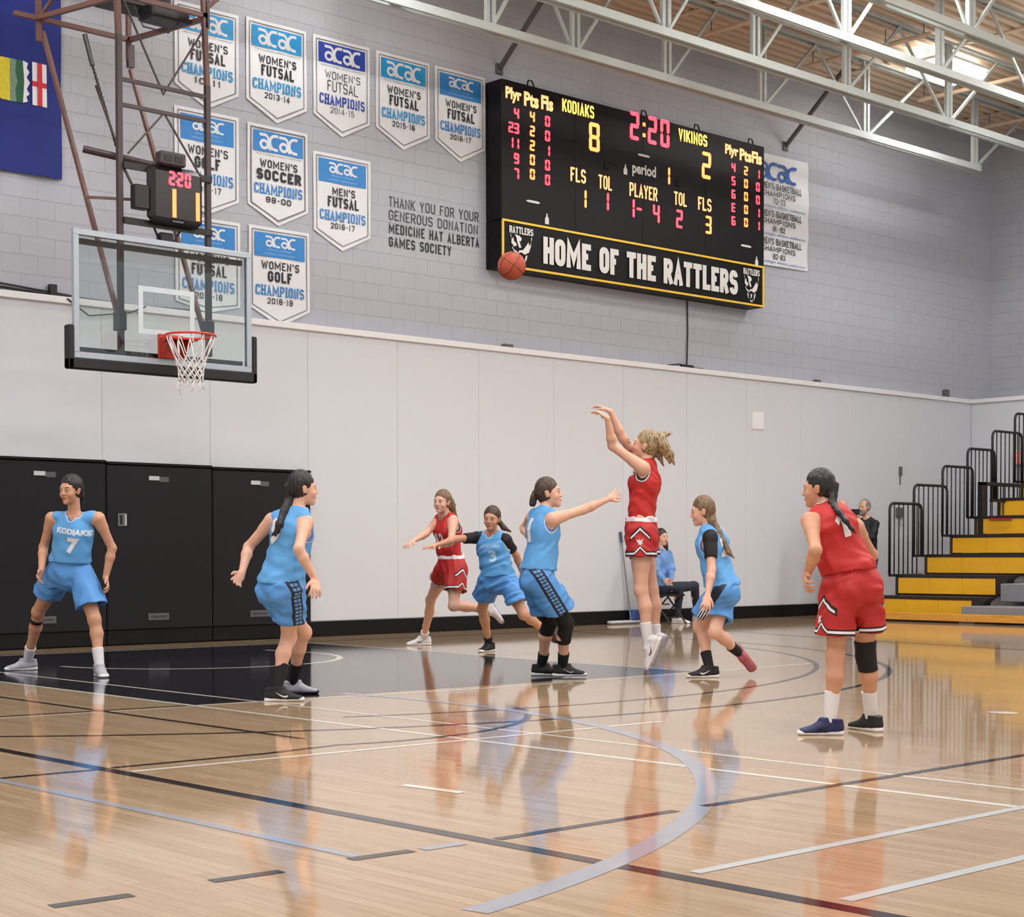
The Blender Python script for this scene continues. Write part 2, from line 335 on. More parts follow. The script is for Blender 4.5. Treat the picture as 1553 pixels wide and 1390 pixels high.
# ---- upper end wall of painted blocks
wu = MB().box(-18, XRU+.3, YU+.004, YU+.3, ZL-.06, ZC+.1).build('wall_back', mat('block_joint_mortar', rgb(176, 179, 189), .8)); tag(wu, kind='structure')
bw, bh = .4, .2
bme = bpy.data.meshes.new('block'); bm = bmesh.new(); bmesh.ops.create_cube(bm, size=1.0)
for v in bm.verts: v.co = Vector((v.co.x*(bw-.0008), v.co.y*.04, v.co.z*(bh-.0024)))
bmesh.ops.bevel(bm, geom=list(bm.edges), offset=.0011, segments=1, affect='EDGES'); bm.to_mesh(bme); bm.free(); bme.materials.append(GBLK)
cells = []
row = 0; z = ZL+.02
while z < ZC:
    x = -3.0+(bw/2 if row % 2 else 0)
    while x < XRU:
        cells.append((x+bw/2, z+bh/2)); x += bw
    z += bh; row += 1
cells.sort(key=lambda c: (c[0] < -.62)*100+math.hypot(c[0]-CAM[0], 1.42-CAM[1])+abs(c[1]-5)*.15)
for cx, cz in cells[:300]:
    o = bpy.data.objects.new('block', bme); COL.objects.link(o); o.parent = wu; o.location = (cx, YU+.02, cz)
rest = MB()
bv = [v.co.copy() for v in bme.vertices]; bf = [tuple(p.vertices) for p in bme.polygons]
for cx, cz in cells[300:]: rest.add([(v.x+cx, v.y+YU+.02, v.z+cz) for v in bv], bf)
o = rest.build('blocks', GBLK, wu); o['kind'] = 'stuff'
# ---- right wall
wr = MB().box(XRU+.006, XRU+.3, -26, YU+.2, 0, ZC+.1).build('wall_right', MATS['block_joint_mortar']); tag(wr, kind='structure')
rest = MB(); z = ZL+.02; row = 0
while z < ZC:
    y = YU-(bw/2 if row % 2 else 0)
    while y > -8:
        rest.box(XRU, XRU+.04, y-bw+.002, y, z+.002, z+bh-.002, b=.0016); y -= bw
    z += bh; row += 1
o = rest.build('blocks', GBLK, wr); o['kind'] = 'stuff'
wrl = MB().box(XR+.012, XRU+.2, -26, YU+.1, 0, ZL-.05).build('wall_right_lower', WBK); tag(wrl, kind='structure')
for k in range(8):
    MB().box(XR, XR+.02, YW-1.374*(k+1)+.003, YW-1.374*k-.003, .19, ZL-.06, b=.003).build('wall_panel', WPAN, wrl)
tr2 = MB().box(XR-.035, XRU+.06, -26, YW-.036, ZL-.075, ZL, b=.008).build('trim_2', WHITE); tag(tr2, kind='structure')
# ---- corrugated deck
DECK = mat('tan_painted_metal_deck', rgb(226, 204, 178), .5, .0, .08, 1.2)
vs = []; y = YU+.3; i = 0; prof = []
while y > -26:
    prof += [(y, 0), (y-.02, .085), (y-.085, .085), (y-.105, 0)]; y -= .2
for (yy, dz) in prof: vs += [(-18, yy, ZC+dz), (XRU+.3, yy, ZC+dz)]
ce = mesh('ceiling', vs, [(2*k, 2*k+2, 2*k+3, 2*k+1) for k in range(len(prof)-1)], DECK); tag(ce, kind='structure')
for xb in (1.5, 5.5, 9.5, 13.6, 17.5):
    tb = MB(); tb.box(xb-.05, xb+.05, -25, YU+.2, ZC-.02, ZC-.005); tb.build('deck_seam', DECK, ce)

# ================================================================== ROOF TRUSSES
UNIT = bpy.data.meshes.new('unit_bar'); bm = bmesh.new(); bmesh.ops.create_cube(bm, size=1.0); bm.to_mesh(UNIT); bm.free(); UNIT.materials.append(STEEL)
def ubar(name, A, B, wd, ht, par, org, up=(0, 0, 1)):
    A, B = Vector(A), Vector(B); d = B-A; Lg = d.length; d.normalize(); u = Vector(up)
    if abs(d.dot(u)) > .98: u = Vector((0, 1, 0))
    s = d.cross(u).normalized(); u = s.cross(d).normalized()
    o = bpy.data.objects.new(name, UNIT); COL.objects.link(o); o.parent = par
    c = (A+B)/2-Vector(org)
    o.matrix_local = Matrix(((d.x*Lg, s.x*wd, u.x*ht, c.x), (d.y*Lg, s.y*wd, u.y*ht, c.y), (d.z*Lg, s.z*wd, u.z*ht, c.z), (0, 0, 0, 1)))
    return o
NODES = {0: [.9, 2.4, 3.85, 5.32, 6.78, 8.53, 10.57, 13.09, 16.16], 1: [2.2, 3.8, 5.4, 7.04, 8.78, 10.77, 13.31, 16.0], 2: [3.3, 5.1, 7.0, 8.87, 10.95, 13.4, 16.0], 3: [4.2, 6.0, 8.0, 9.8, 12.0, 14.4, 16.6]}
TR = [(0.12, 'white steel roof truss closest to the scoreboard wall'), (-1.2, 'white steel roof truss second out from the scoreboard wall'), (-2.57, 'white steel roof truss third from the wall, in front of the lit ceiling lamp'), (-3.75, 'greyish steel roof truss nearest the viewer at the top right corner')]
ZB, ZT = 7.4, 8.56
LEFTS = {(0, 2.4), (0, 6.78), (0, 13.09), (1, 7.04), (1, 13.31), (2, 8.87), (2, 13.4), (3, 9.8), (3, 14.4)}
for ti, (ty, lab) in enumerate(TR):
    t = empty('roof_truss', (0, ty, ZB)); tag(t, lab, 'roof truss', 'steel roof trusses'); org = (0, ty, ZB)
    nd = NODES[ti]; xe = nd[-1]
    for s in (-.055, .055):
        ubar('bottom_chord', (-6, ty+s, ZB), (xe+.1, ty+s, ZB), .045, .10, t, org)
        ubar('top_chord', (-6, ty+s, ZT), (XRU-.03, ty+s, ZT), .03, .04, t, org)
    for k, x in enumerate(nd):
        for s in (-.05, .05): ubar('vertical_bar', (x+s, ty, ZB-.02), (x+s, ty, ZT), .05, .05, t, org)
        if k+1 < len(nd):
            xm = (x+nd[k+1])/2
            ubar('diagonal_bar', (x, ty-.02, ZB), (xm, ty-.02, ZT), .035, .04, t, org)
            if (ti, nd[k+1]) in LEFTS: ubar('diagonal_bar', (xm, ty+.02, ZT), (nd[k+1], ty+.02, ZB), .035, .035, t, org)
    ubar('diagonal_bar', (xe, ty, ZB), (xe+1.6, ty, ZT), .04, .04, t, org)
# wall struts up to the first truss
DKS = mat('dark_grey_steel', rgb(92, 90, 90), .5)
for (u_, v_), lab in (((756, 105), 'dark slanting steel strut from the wall above the left end of the scoreboard'), ((1190, 222), 'dark slanting steel strut from the wall right of the scoreboard')):
    A = ony(u_, v_, YU); st = empty('wall_strut', A); tag(st, lab, 'strut', 'wall struts of the roof')
    MB().bar(A+np.array([0, -.02, 0]), (A[0]+.0, .16, ZT-.05), .05, .05).build('strut_bar', DKS, st)
    MB().box(A[0]-.06, A[0]+.06, YU-.03, YU, A[2]-.07, A[2]+.07, b=.005).build('wall_plate', DKS, st)
# conduits hung under the deck
for k, (px, y0, y1) in enumerate(((12.2, .55, -1.6), (9.9, .6, -2.2), (15.1, .5, -3), (17.4, .7, -3))):
    t = empty('conduit', (px, y0, ZC-.2)); tag(t, ['cream pipe under the deck left of the lit lamp', 'cream pipe under the deck above the scoreboard right end', 'cream pipe crossing the deck beside the lit lamp', 'cream pipe under the deck at the far right corner'][k], 'pipe', 'pipes under the roof deck')
    MB().tube([(px, y0, ZC-.22), (px+.02, y1, ZC-.22)], .035, 8).build('pipe', DECK, t)
    for yy in np.linspace(y0-.1, y1+.1, 4): MB().tube([(px, yy, ZC-.22), (px, yy, ZC)], .008, 5).build('hanger', DKS, t)
# lamps
LEMIT = mat('lamp_diffuser', (1, .97, .93, 1), .3, 0, 0, emit=7)
LCASE = mat('lamp_case', rgb(225, 225, 222), .4)
first = None
for (lx, ly) in LAMPS:
    if first is None:
        t = empty('ceiling_lamp', (0, 0, LAMP_Z))
        c = MB().box(-.62, .62, -.40, .40, LAMP_Z+.06, LAMP_Z+.11, b=.01).build('housing', LCASE, t)
        d = MB().box(-.58, .58, -.36, .36, LAMP_Z-.05, LAMP_Z+.059, b=.03).build('diffuser', LEMIT, t)
        h = MB().tube([(-.5, 0, LAMP_Z+.07), (-.5, 0, ZC)], .008, 5).tube([(.5, 0, LAMP_Z+.07), (.5, 0, ZC)], .008, 5).build('hanger', DKS, t)
        first = t; r = t
    else:
        r = first.copy(); COL.objects.link(r)
        for ch in first.children:
            cc = ch.copy(); COL.objects.link(cc); cc.parent = r
    r.location = (lx, ly, LAMP_Z)
    tag(r, 'bright rectangular lamp under the metal roof deck, top right' if (lx, ly) == (14.0, -.72) else 'rectangular gym lamp hung in the rows under the roof deck', 'lamp', 'gym ceiling lamps')

# ================================================================== BLACK WALL PADS
PADM = mat('black_vinyl_pad', rgb(21, 20, 25), .55, 0, .06, 3, .03, 20, spec=.3)
PADE = mat('black_pad_edge', rgb(11, 11, 13), .55, spec=.25)
LBL = mat('pale_label', rgb(200, 200, 204), .5); LBG = mat('grey_label', rgb(88, 88, 92), .5)
pe = [-3.448, -2.074, -.70, .674, 2.02, 3.40]
names = ['black wall pad outside the left edge, far end', 'black wall pad running past the left edge of view', 'black wall pad behind the left player', 'black wall pad with the small metal plate', 'black wall pad at the right end of the row']
for k in range(len(pe)-1):
    a, b_ = pe[k]+.004, pe[k+1]-.004; top = 2.0-.012*k+.02
    t = empty('wall_pad', ((a+b_)/2, YW-.05, 0)); tag(t, names[k], 'wall pad', 'black pads on the end wall')
    MB().box(a, b_, YW-.085, YW-.022, .17, top, b=.012).build('pad', PADM, t)
    MB().box(a, b_, YW-.075, YW-.022, .01, .168, b=.008).build('kick_strip', PADE, t)
    MB().box(a, b_, YW-.1, YW-.022, top, top+.03, b=.006).build('top_rail', PADE, t)
    xl = a+.52
    MB().box(xl, xl+.13, YW-.09, YW-.084, top-.16, top-.115).build('label', LBL, t)
    MB().box(xl+.135, xl+.25, YW-.089, YW-.084, top-.175, top-.12).build('label', LBG, t)
    if k in (1, 2, 3, 4):
        MB().box(a+.5, a+.76, YW-.089, YW-.084, .27, .345).build('lower_label', LBG, t)
        MB().box(a+.53, a+.73, YW-.091, YW-.0885, .295, .32).build('lower_label', mat('dim_grey_print', rgb(60, 60, 64), .5), t)
t = empty('wall_plate', (.86, YW-.09, 1.38)); tag(t, 'small metal latch plate set in the black wall pad', 'wall plate')
MB().box(.805, .915, YW-.097, YW-.086, 1.31, 1.45, b=.003).build('plate', mat('brushed_plate', rgb(120, 120, 120), .35, .6), t)
MB().box(.83, .86, YW-.103, YW-.097, 1.33, 1.43).build('latch', BLACK, t)
MB().box(.89, .908, YW-.1, YW-.097, 1.32, 1.44).build('edge', LBL, t)
t = empty('access_cover', (11.95, YW, 3.05)); tag(t, 'square white access cover on the white wall panels', 'cover')
MB().box(11.81, 12.09, YW-.014, YW, 2.92, 3.19, b=.004).build('cover_plate', WHITE, t)
MB().box(11.83, 12.07, YW-.018, YW-.0141, 2.94, 3.17, b=.003).build('lid', WHITE, t)

# ================================================================== SCOREBOARD
SBX0, SBX1, SBZ0, SBZ1, SBY = 6.405, 11.855, 4.767, 7.222, 1.1
SBM = mat('scoreboard_black', rgb(13, 11, 15), .5, 0, .1, 2, spec=.25)
SBD = mat('scoreboard_side', rgb(8, 8, 9), .5, spec=.25)
RED = mat('led_red', (1, .05, .08, 1), .5, 0, 0, emit=3.0); AMB = mat('led_amber', (1, .24, .06, 1), .5, 0, 0, emit=2.8); YEL = mat('led_yellow', (1, .6, .1, 1), .5, 0, 0, emit=2.2)
ECAP = mat('lit_caption', (1, .40, .16, 1), .5, 0, 0, emit=1.7)
PRT = mat('white_print', rgb(225, 225, 222), .5); YLN = mat('yellow_line', rgb(250, 205, 60), .5)
sb = empty('scoreboard', (SBX0, SBY, SBZ0)); tag(sb, 'big black electronic scoreboard reading 2:20 on the grey wall', 'scoreboard')
MB().box(SBX0, SBX1, SBY, YU, SBZ0+.63, SBZ1, b=.01).build('case', [SBM], sb)
MB().box(SBX0, SBX1, SBY+.01, YU, SBZ0, SBZ0+.625, b=.01).build('sign_box', SBD, sb)
for (xa, xb2, za, zb2) in ((SBX0+.01, SBX1-.01, SBZ0+.605, SBZ0+.632), (SBX0+.01, SBX1-.01, SBZ0+.008, SBZ0+.035), (SBX0+.008, SBX0+.035, SBZ0+.036, SBZ0+.604), (SBX1-.035, SBX1-.008, SBZ0+.036, SBZ0+.604)):
    MB().box(xa, xb2, SBY-.006, SBY+.012, za, zb2).build('yellow_border', YLN, sb)
for k in range(3): MB().box(SBX0+1.36*(k+1)-.006, SBX0+1.36*(k+1)+.006, SBY-.003, SBY, SBZ0+.64, SBZ1-.02).build('case_joint', SBD, sb)
def sbxz(u_, v_): q = ony(u_, v_, SBY); return q[0], q[2]
SEG = {'0': 'abcdef', '1': 'bc', '2': 'abged', '3': 'abgcd', '4': 'fgbc', '5': 'afgcd', '6': 'afgedc', '7': 'abc', '8': 'abcdefg', '9': 'abcdfg', '-': 'g', 'e': 'adefg', 'h': 'bcefg'}
def digit(ch, cx, cz, hh, m, par, y, wr_=.52, th=.135, name='digit'):
    wd = hh*wr_; t = hh*th; x0, x1, z0, z1 = cx-wd/2, cx+wd/2, cz-hh/2, cz+hh/2; mb = MB(); g = t*.1
    S = {'a': (x0+g, x1-g, z1-t, z1), 'd': (x0+g, x1-g, z0, z0+t), 'g': (x0+g, x1-g, cz-t/2, cz+t/2), 'f': (x0, x0+t, cz+g, z1-g), 'b': (x1-t, x1, cz+g, z1-g), 'e': (x0, x0+t, z0+g, cz-g), 'c': (x1-t, x1, z0+g, cz-g)}
    for s in SEG[ch]:
        a, b2, c, d = S[s]
        if b2-a > d-c: mb.prism([(a, y, (c+d)/2), (a+t*.45, y, c), (b2-t*.45, y, c), (b2, y, (c+d)/2), (b2-t*.45, y, d), (a+t*.45, y, d)], (0, .006, 0))
        else: mb.prism([((a+b2)/2, y, c), (b2, y, c+t*.45), (b2, y, d-t*.45), ((a+b2)/2, y, d), (a, y, d-t*.45), (a, y, c+t*.45)], (0, .006, 0))
    return mb.build(name, m, par)
YF = SBY-.008
def cap(body, u0, v0, u1, v1, m, bold=.02, y=YF):
    """caption between its upper left and lower right pixel on the board face"""
    xa, za = sbxz(u0, v0); xb2, zb2 = sbxz(u1, v1)
    return word('lettering', body, xa, xb2, zb2, za, y, m, sb, bold)
# captions sit on the face: x from the photo, heights from the face plane
def capc(body, uc, vc, wpx, hm, m, bold=.02):
    xc, zc = sbxz(uc, vc); x0, _ = sbxz(uc-wpx/2, vc); x1, _ = sbxz(uc+wpx/2, vc)
    if body.isupper(): return block('lettering', body, x0, x1, zc-hm/2, zc+hm/2, YF, m, sb, .3, .22)
    return word('lettering', body, x0, x1, zc-hm/2, zc+hm/2, YF, m, sb, bold+.02)
capc('Plyr', 778, 145, 24, .2, ECAP); capc('Pts', 805, 152, 22, .19, ECAP); capc('Fls', 829, 157, 18, .19, ECAP)
capc('KODIAKS', 876, 165, 48, .17, YEL, .0); capc('VIKINGS', 1050, 209, 43, .17, YEL, .0)
capc('Plyr', 1109, 230, 20, .19, ECAP); capc('Pts', 1130, 236, 18, .18, ECAP); capc('Fls', 1147, 240, 15, .18, ECAP)
for body, u_, v_, wpx in (('FLS', 876, 266, 23), ('TOL', 917, 277, 20), ('PLAYER', 975, 291, 42), ('TOL', 1031, 302, 19), ('FLS', 1068, 310, 20)): capc(body, u_, v_, wpx, .19, ECAP)
capc('period', 976, 260, 36, .2, PRT, .01)
digit('8', *sbxz(901, 208), .39, AMB, sb, YF); digit('2', *sbxz(1071, 251), .39, AMB, sb, YF)
for ch, u_ in (('2', 962), ('2', 989), ('0', 1008)): digit(ch, *sbxz(u_, 191+(u_-962)*.25), .39, RED, sb, YF, .48)
xc, zc = sbxz(976.5, 198)
MB().box(xc-.025, xc+.025, YF, YF+.006, zc+.06, zc+.11).box(xc-.025, xc+.025, YF, YF+.006, zc-.09, zc-.04).build('colon', AMB, sb)
digit('1', *sbxz(1011, 266), .25, AMB, sb, YF)
digit('1', *sbxz(884, 301), .25, AMB, sb, YF); digit('1', *sbxz(918, 305), .25, RED, sb, YF)
digit('1', *sbxz(957, 315), .26, RED, sb, YF); digit('-', *sbxz(969, 317), .22, RED, sb, YF); digit('4', *sbxz(995, 324), .26, RED, sb, YF)
digit('2', *sbxz(1030, 332), .26, RED, sb, YF); digit('3', *sbxz(1074, 341), .26, AMB, sb, YF)
for r_, row in enumerate((('4', '4', '0'), ('23', '2', '0'), ('11', '2', '1'), ('9', '0', '0'), ('7', '0', '0'))):
    for c_, sx in enumerate(row):
        u_ = (783, 807, 830)[c_]; v_ = (172, 177, 184)[c_]+r_*(22.8, 21.8, 22.2)[c_]
        for q, ch in enumerate(sx):
            xx, zz = sbxz(u_, v_); off = (q-(len(sx)-1))*.1
            digit(ch, xx+off, zz, .138, AMB if c_ == 1 else RED, sb, YF, .62, .17)
for r_, row in enumerate((('4', '2', '1'), ('5', '0', '0'), ('6', '0', '0'), ('e', '0', '1'), ('6', '0', '1'))):
    for c_, ch in enumerate(row):
        u_ = (1112, 1131, 1149)[c_]; v_ = (254, 259, 264)[c_]+r_*(20.2, 19.6, 19.6)[c_]
        digit(ch, *sbxz(u_, v_), .132, AMB if c_ == 1 else RED, sb, YF, .62, .17)
for u_, v_ in ((948, 258), (829, 333), (1147, 397)):      # little bottle shaped print
    x, z = sbxz(u_, v_)
    MB().prism([(x-.035, YF, z-.06), (x+.035, YF, z-.06), (x+.035, YF, z+.01), (x+.012, YF, z+.045), (x+.008, YF, z+.08), (x-.008, YF, z+.08), (x-.012, YF, z+.045), (x-.035, YF, z+.01)], (0, .004, 0)).build('bottle_print', PRT, sb)
for u_, v_ in ((976, 236), (808, 306), (1131, 373)):
    x, z = sbxz(u_, v_)
    MB().prism([(x-.13, YF, z), (x-.09, YF, z-.015), (x+.1, YF, z-.015), (x+.13, YF, z), (x+.09, YF, z+.015), (x-.09, YF, z+.015)], (0, .004, 0)).build('maker_print', PRT, sb)
for u_, v_ in ((920, 251), (1028, 278)):
    x, z = sbxz(u_, v_); MB().box(x-.045, x+.045, YF, SBY, z-.045, z+.045, b=.01).build('vent_cap', SBD, sb)
for ux in (806, 978, 1058, 1140):
    x = ony(ux, 150, SBY+.1)[0]
    MB().tube([(x-.07, SBY+.12, SBZ1-.01), (x-.04, SBY+.12, SBZ1+.11), (x+.03, SBY+.12, SBZ1+.11), (x+.09, SBY+.12, SBZ1-.01)], .011, 6).build('lifting_eye', SBD, sb)
block('sign_lettering', 'HOME OF THE RATTLERS', 7.155, 11.22, SBZ0+.13, SBZ0+.49, SBY-.002, PRT, sb, .42, .12)
def snake(xc, zc, sc, wmul=1.0):
    """rattlesnake head emblem under a small word"""
    def P(pts): return [(xc+a*sc*wmul, SBY-.004, zc+b_*sc) for a, b_ in pts]
    block('emblem_word', 'RATTLERS', xc-.55*sc*wmul, xc+.55*sc*wmul, zc+.48*sc, zc+.8*sc, SBY-.003, PRT, sb, .36, .12)
    m = MB()
    for pts in ([(-.5, .42), (-.46, .05), (-.34, -.12), (-.2, -.05), (-.26, .08), (-.34, .12), (-.37, .3), (-.44, .18)],
                [(-.3, .44), (-.08, .4), (.02, .3), (-.02, .17), (-.09, .16), (.0, -.12), (-.1, -.14), (-.2, .15), (-.22, .3)],
                [(.5, .36), (.46, .05), (.36, -.28), (.16, -.42), (.0, -.33), (-.14, -.4), (-.1, -.27), (.08, -.22), (.2, -.05), (.34, .18), (.36, .02), (.42, .1)],
                [(-.4, -.12), (-.36, -.24), (-.14, -.36), (-.12, -.42), (-.3, -.36), (-.42, -.2)],
                [(-.28, -.44), (-.2, -.5), (-.2, -.78), (-.26, -.62)], [(.28, -.42), (.2, -.48), (.14, -.84), (.26, -.6)],
                [(-.08, -.5), (.06, -.52), (.02, -.62), (.04, -.7), (-.06, -.7), (-.04, -.62)],
                [(-.12, -.74), (-.04, -.84), (.06, -.84), (.12, -.76), (.08, -.9), (-.05, -.92)]):
        q = P(pts); m.add(q, [tuple(range(len(q)))])
    for sgn in (-1, 1): m.add(P([(.5*sgn, .42), (.47*sgn, .42), (.43*sgn, .0), (.46*sgn, .0)]), [(0, 1, 2, 3)])
    m.build('snake_emblem', PRT, sb)
snake(6.75, SBZ0+.325, .29, 1.35); snake(11.545, SBZ0+.325, .29, 1.2)
# cord down to the ledge and its clutter
t = empty('power_cord', (10.3, YU-.02, ZL)); tag(t, 'thin dark cord hanging from the scoreboard down to the ledge', 'cord')
MB().tube([(10.42, YU-.02, SBZ0-.006), (10.43, YU-.02, 4.3), (10.41, YU-.02, ZL+.02)], .011, 6).tube([(9.95, YU-.05, ZL+.015), (10.2, YU-.06, ZL+.05), (10.41, YU-.04, ZL+.02), (10.75, YU-.05, ZL+.015)], .012, 6).build('cord', BLACK, t)
MB().box(10.25, 10.5, YU-.09, YU-.02, ZL, ZL+.05, b=.01).build('plug_box', BLACK, t)
for (x, wd, ht, lab) in ((6.74, .16, .05, 'small dark box on the ledge left of the cord'), (13.54, .12, .05, 'small dark box on the ledge above the white panels'), (17.3, .1, .14, 'small dark bracket on the ledge near the room corner')):
    t = MB().box(x-wd/2, x+wd/2, YU-.1, YU-.02, ZL, ZL+ht, b=.008); t.tube([(x, YU-.06, ZL+ht*.5), (x+wd*.6, YU-.07, ZL+.01)], .008, 5)
    tag(t.build('ledge_box', DKS), lab, 'box')
t = MB().tube([(-3, YU-.05, ZL+.05), (-.4, YU-.05, ZL+.045), (.2, YU-.05, ZL+.02), (1.2, YU-.06, ZL-.0), (1.9, YU-.05, ZL+.02)], .016, 6).tube([(-3, YU-.04, ZL+.09), (-.5, YU-.05, ZL+.085), (.4, YU-.05, ZL+.03)], .012, 6).tube([(.25, YW-.045, ZL-.02), (.5, YW-.05, ZL-.18), (1.0, YW-.05, ZL-.1), (1.2, YW-.04, ZL-.01)], .008, 6).box(.1, .18, YU-.08, YU-.02, ZL, ZL+.13)
tag(t.build('ledge_cables', BLACK), 'black cables lying along the wall ledge behind the backboard', 'cables')

# ================================================================== BANNERS
BW = mat('white_banner_vinyl', rgb(226, 228, 232), .5, 0, .02, 2, .03, 6)
BLUES = {'c': mat('cyan_banner_print', rgb(28, 150, 214), .5, 0, .03), 'b': mat('blue_banner_print', rgb(44, 132, 205), .5, 0, .06), 'd': mat('royal_banner_print', rgb(38, 66, 168), .5, 0, .04)}
INK = mat('black_banner_ink', rgb(28, 28, 38), .5); GINK = mat('grey_banner_line', rgb(120, 122, 130), .5); PALE = mat('pale_blue_print', rgb(150, 195, 232), .5)
def stroke2(mb, pts, wd, y):
    P = [np.array(p, float) for p in pts]; n = len(P)
    L = []; 
    for i in range(n):
        t = P[min(i+1, n-1)]-P[max(i-1, 0)]; t = t/np.hypot(*t); nn = np.array([-t[1], t[0]])*wd/2; L.append((P[i]+nn, P[i]-nn))
    vs = []
    for a, b_ in L: vs += [(a[0], y, a[1]), (b_[0], y, b_[1])]
    mb.add(vs, [(2*i, 2*i+1, 2*i+3, 2*i+2) for i in range(n-1)])
def acac(x0, x1, z0, z1, y, m, par):
    """the linked a-c-a-c monogram, drawn with thick strokes"""
    mb = MB(); W = x1-x0; H = z1-z0; wd = H*.17
    def T(pts): return [(x0+a*W, z0+b_*H) for a, b_ in pts]
    def ell(cx, cz, rx, rz, a0, a1, n=18): return [(cx+rx*math.cos(math.radians(a0+(a1-a0)*i/n)), cz+rz*math.sin(math.radians(a0+(a1-a0)*i/n))) for i in range(n+1)]
    for ox in (0.0, .475):
        stroke2(mb, T([(ox+.03, .9), (ox+.16, .9)]+ell(ox+.16, .55, .09, .35, 90, 0, 8)+[(ox+.25, .18), (ox+.27, .1), (ox+.31, .08)]), wd, y)
        stroke2(mb, T(ell(ox+.14, .32, .085, .23, 0, 360, 20)), wd, y-.0004)
        stroke2(mb, T([(ox+.48, .92), (ox+.40, .92)]+ell(ox+.40, .5, .12, .42, 90, 270, 14)+[(ox+.47, .08)]), wd, y-.0008)
    return mb.build('monogram', m, par)
def banner(x0, x1, zt, zs, zp, lines, blue, lab, small=False, skew=0.0, wt=.012):
    y = YU-.012; t = empty('banner', ((x0+x1)/2, y, zt)); tag(t, lab, 'banner', 'championship banners on the grey wall')
    W = x1-x0; xm = (x0+x1)/2
    # slightly rippled cloth
    nx, nz = 10, 10; vs = []; fs = []
    for j in range(nz+1):
        for i in range(nx+1):
            fx = i/nx; x = x0+W*fx; zbm = zs+(zp-zs)*(1-abs(fx-.5)*2); z = zt+(zbm-zt)*j/nz
            vs.append((x, y-.006-.004*math.sin(fx*9+j*.4+x0*3), z))
    for j in range(nz):
        for i in range(nx): a = j*(nx+1)+i; fs.append((a, a+1, a+nx+2, a+nx+1))
    n0 = len(vs); vs += [(v[0], y+.004, v[2]) for v in vs]; fs += [tuple(k+n0 for k in reversed(f)) for f in fs]
    mesh('cloth', vs, fs, BW, t, True)
    yf = y-.0125; H = zt-zs
    b = MB(); i_ = .045; q = [(x0+i_, zt-i_), (x1-i_, zt-i_), (x1-i_, zs+i_*.5), (xm, zp+i_*1.25), (x0+i_, zs+i_*.5), (x0+i_, zt-i_)]
    for k in range(5): stroke2(b, [q[k], q[k+1]], wt, yf)
    b.build('border_line', GINK, t)
    zb0, zb1 = zt-H*.075, zt-H*(.37 if small else .33)
    MB().add([(x0+.075, yf-.001, zb1), (x1-.075, yf-.001, zb1), (x1-.075, yf-.001, zb0), (x0+.075, yf-.001, zb0)], [(0, 1, 2, 3)]).build('blue_field', BLUES[blue], t)
    if small:
        acac(x0+W*.25, x1-W*.22, zb1+(zb0-zb1)*.42, zb0-.03, yf-.003, BW, t)
        word('small_lettering', 'alberta colleges', x0+W*.3, x1-W*.3, zb1+.075, zb1+.1, yf, PALE, t)
        word('small_lettering', 'athletic conference', x0+W*.26, x1-W*.26, zb1+.03, zb1+.055, yf, PALE, t)
    else:
        acac(x0+W*.17, x1-W*.15, zb1+.025, zb0-.025, yf-.003, BW, t)
        word('small_lettering', 'alberta colleges athletic conference', x0+.11, x1-.09, zb1-.04, zb1-.018, yf+.001, GINK, t)
    z = zt-H
    rows = [(lines[0], .40, .50, .3, .70, .012), (lines[1], .52, .655, .24, .78, .02), ('CHAMPIONS', .70, .83, .1, .9, .03), (lines[2], .855, .93, .29, .71, .012)]
    for k, (s, a, b2, xa, xb2, bold) in enumerate(rows):
        if k == 0: xa, xb2 = (.2, .82) if s != "MEN'S" else (.32, .72)
        if s == 'SOCCER': xa, xb2 = .14, .88
        if s == 'GOLF': xa, xb2 = .3, .7
        zz1, zz0 = zt-H*a-.02, zt-H*b2-.02
        thin = blue == 'd'
        block('lettering', s, x0+W*xa, x0+W*xb2, zz0, zz1, yf+.001, BLUES[blue] if k == 2 else INK, t, (.17 if thin and k != 2 else (.27, .37, .32, .25)[k]), (.3, .22, .26, .28)[k], k == 2)
    return t
R1 = (7.28, 6.33, 6.11)
banner(1.68, 2.535, 7.26, 6.33, 6.11, ("WOMEN'S", 'FUTSAL', '10-11'), 'c', "pennant banner reading WOMEN'S FUTSAL 10-11, behind the hoop frame")
banner(2.64, 3.50, *R1, ("WOMEN'S", 'FUTSAL', '2013-14'), 'c', "pennant banner reading WOMEN'S FUTSAL CHAMPIONS 2013-14")
banner(3.60, 4.46, *R1, ("WOMEN'S", 'FUTSAL', '2014-15'), 'd', "pennant banner with royal blue field reading FUTSAL 2014-15")
banner(4.56, 5.43, *R1, ("WOMEN'S", 'FUTSAL', '2015-16'), 'c', "pennant banner reading WOMEN'S FUTSAL CHAMPIONS 2015-16")
banner(5.52, 6.38, *R1, ("WOMEN'S", 'FUTSAL', '2016-17'), 'b', "pennant banner reading WOMEN'S FUTSAL 2016-17, next to the scoreboard", True)
banner(1.67, 2.53, 6.08, 5.1, 4.9, ("WOMEN'S", 'GOLF', '2016-17'), 'b', "pennant banner reading WOMEN'S GOLF, half behind the shot clock", True)
banner(2.65, 3.51, 6.06, 5.11, 4.90, ("WOMEN'S", 'SOCCER', '99-00'), 'b', "pennant banner reading WOMEN'S SOCCER CHAMPIONS 99-00", wt=.02)
banner(3.595, 4.465, 5.88, 4.93, 4.72, ("MEN'S", 'FUTSAL', '2016-17'), 'b', "pennant banner reading MEN'S FUTSAL CHAMPIONS 2016-17", True)
banner(1.67, 2.54, 4.86, 3.88, 3.78, ("WOMEN'S", 'FUTSAL', '2017-18'), 'b', "pennant banner reading FUTSAL 2017-18, seen through the backboard", True)
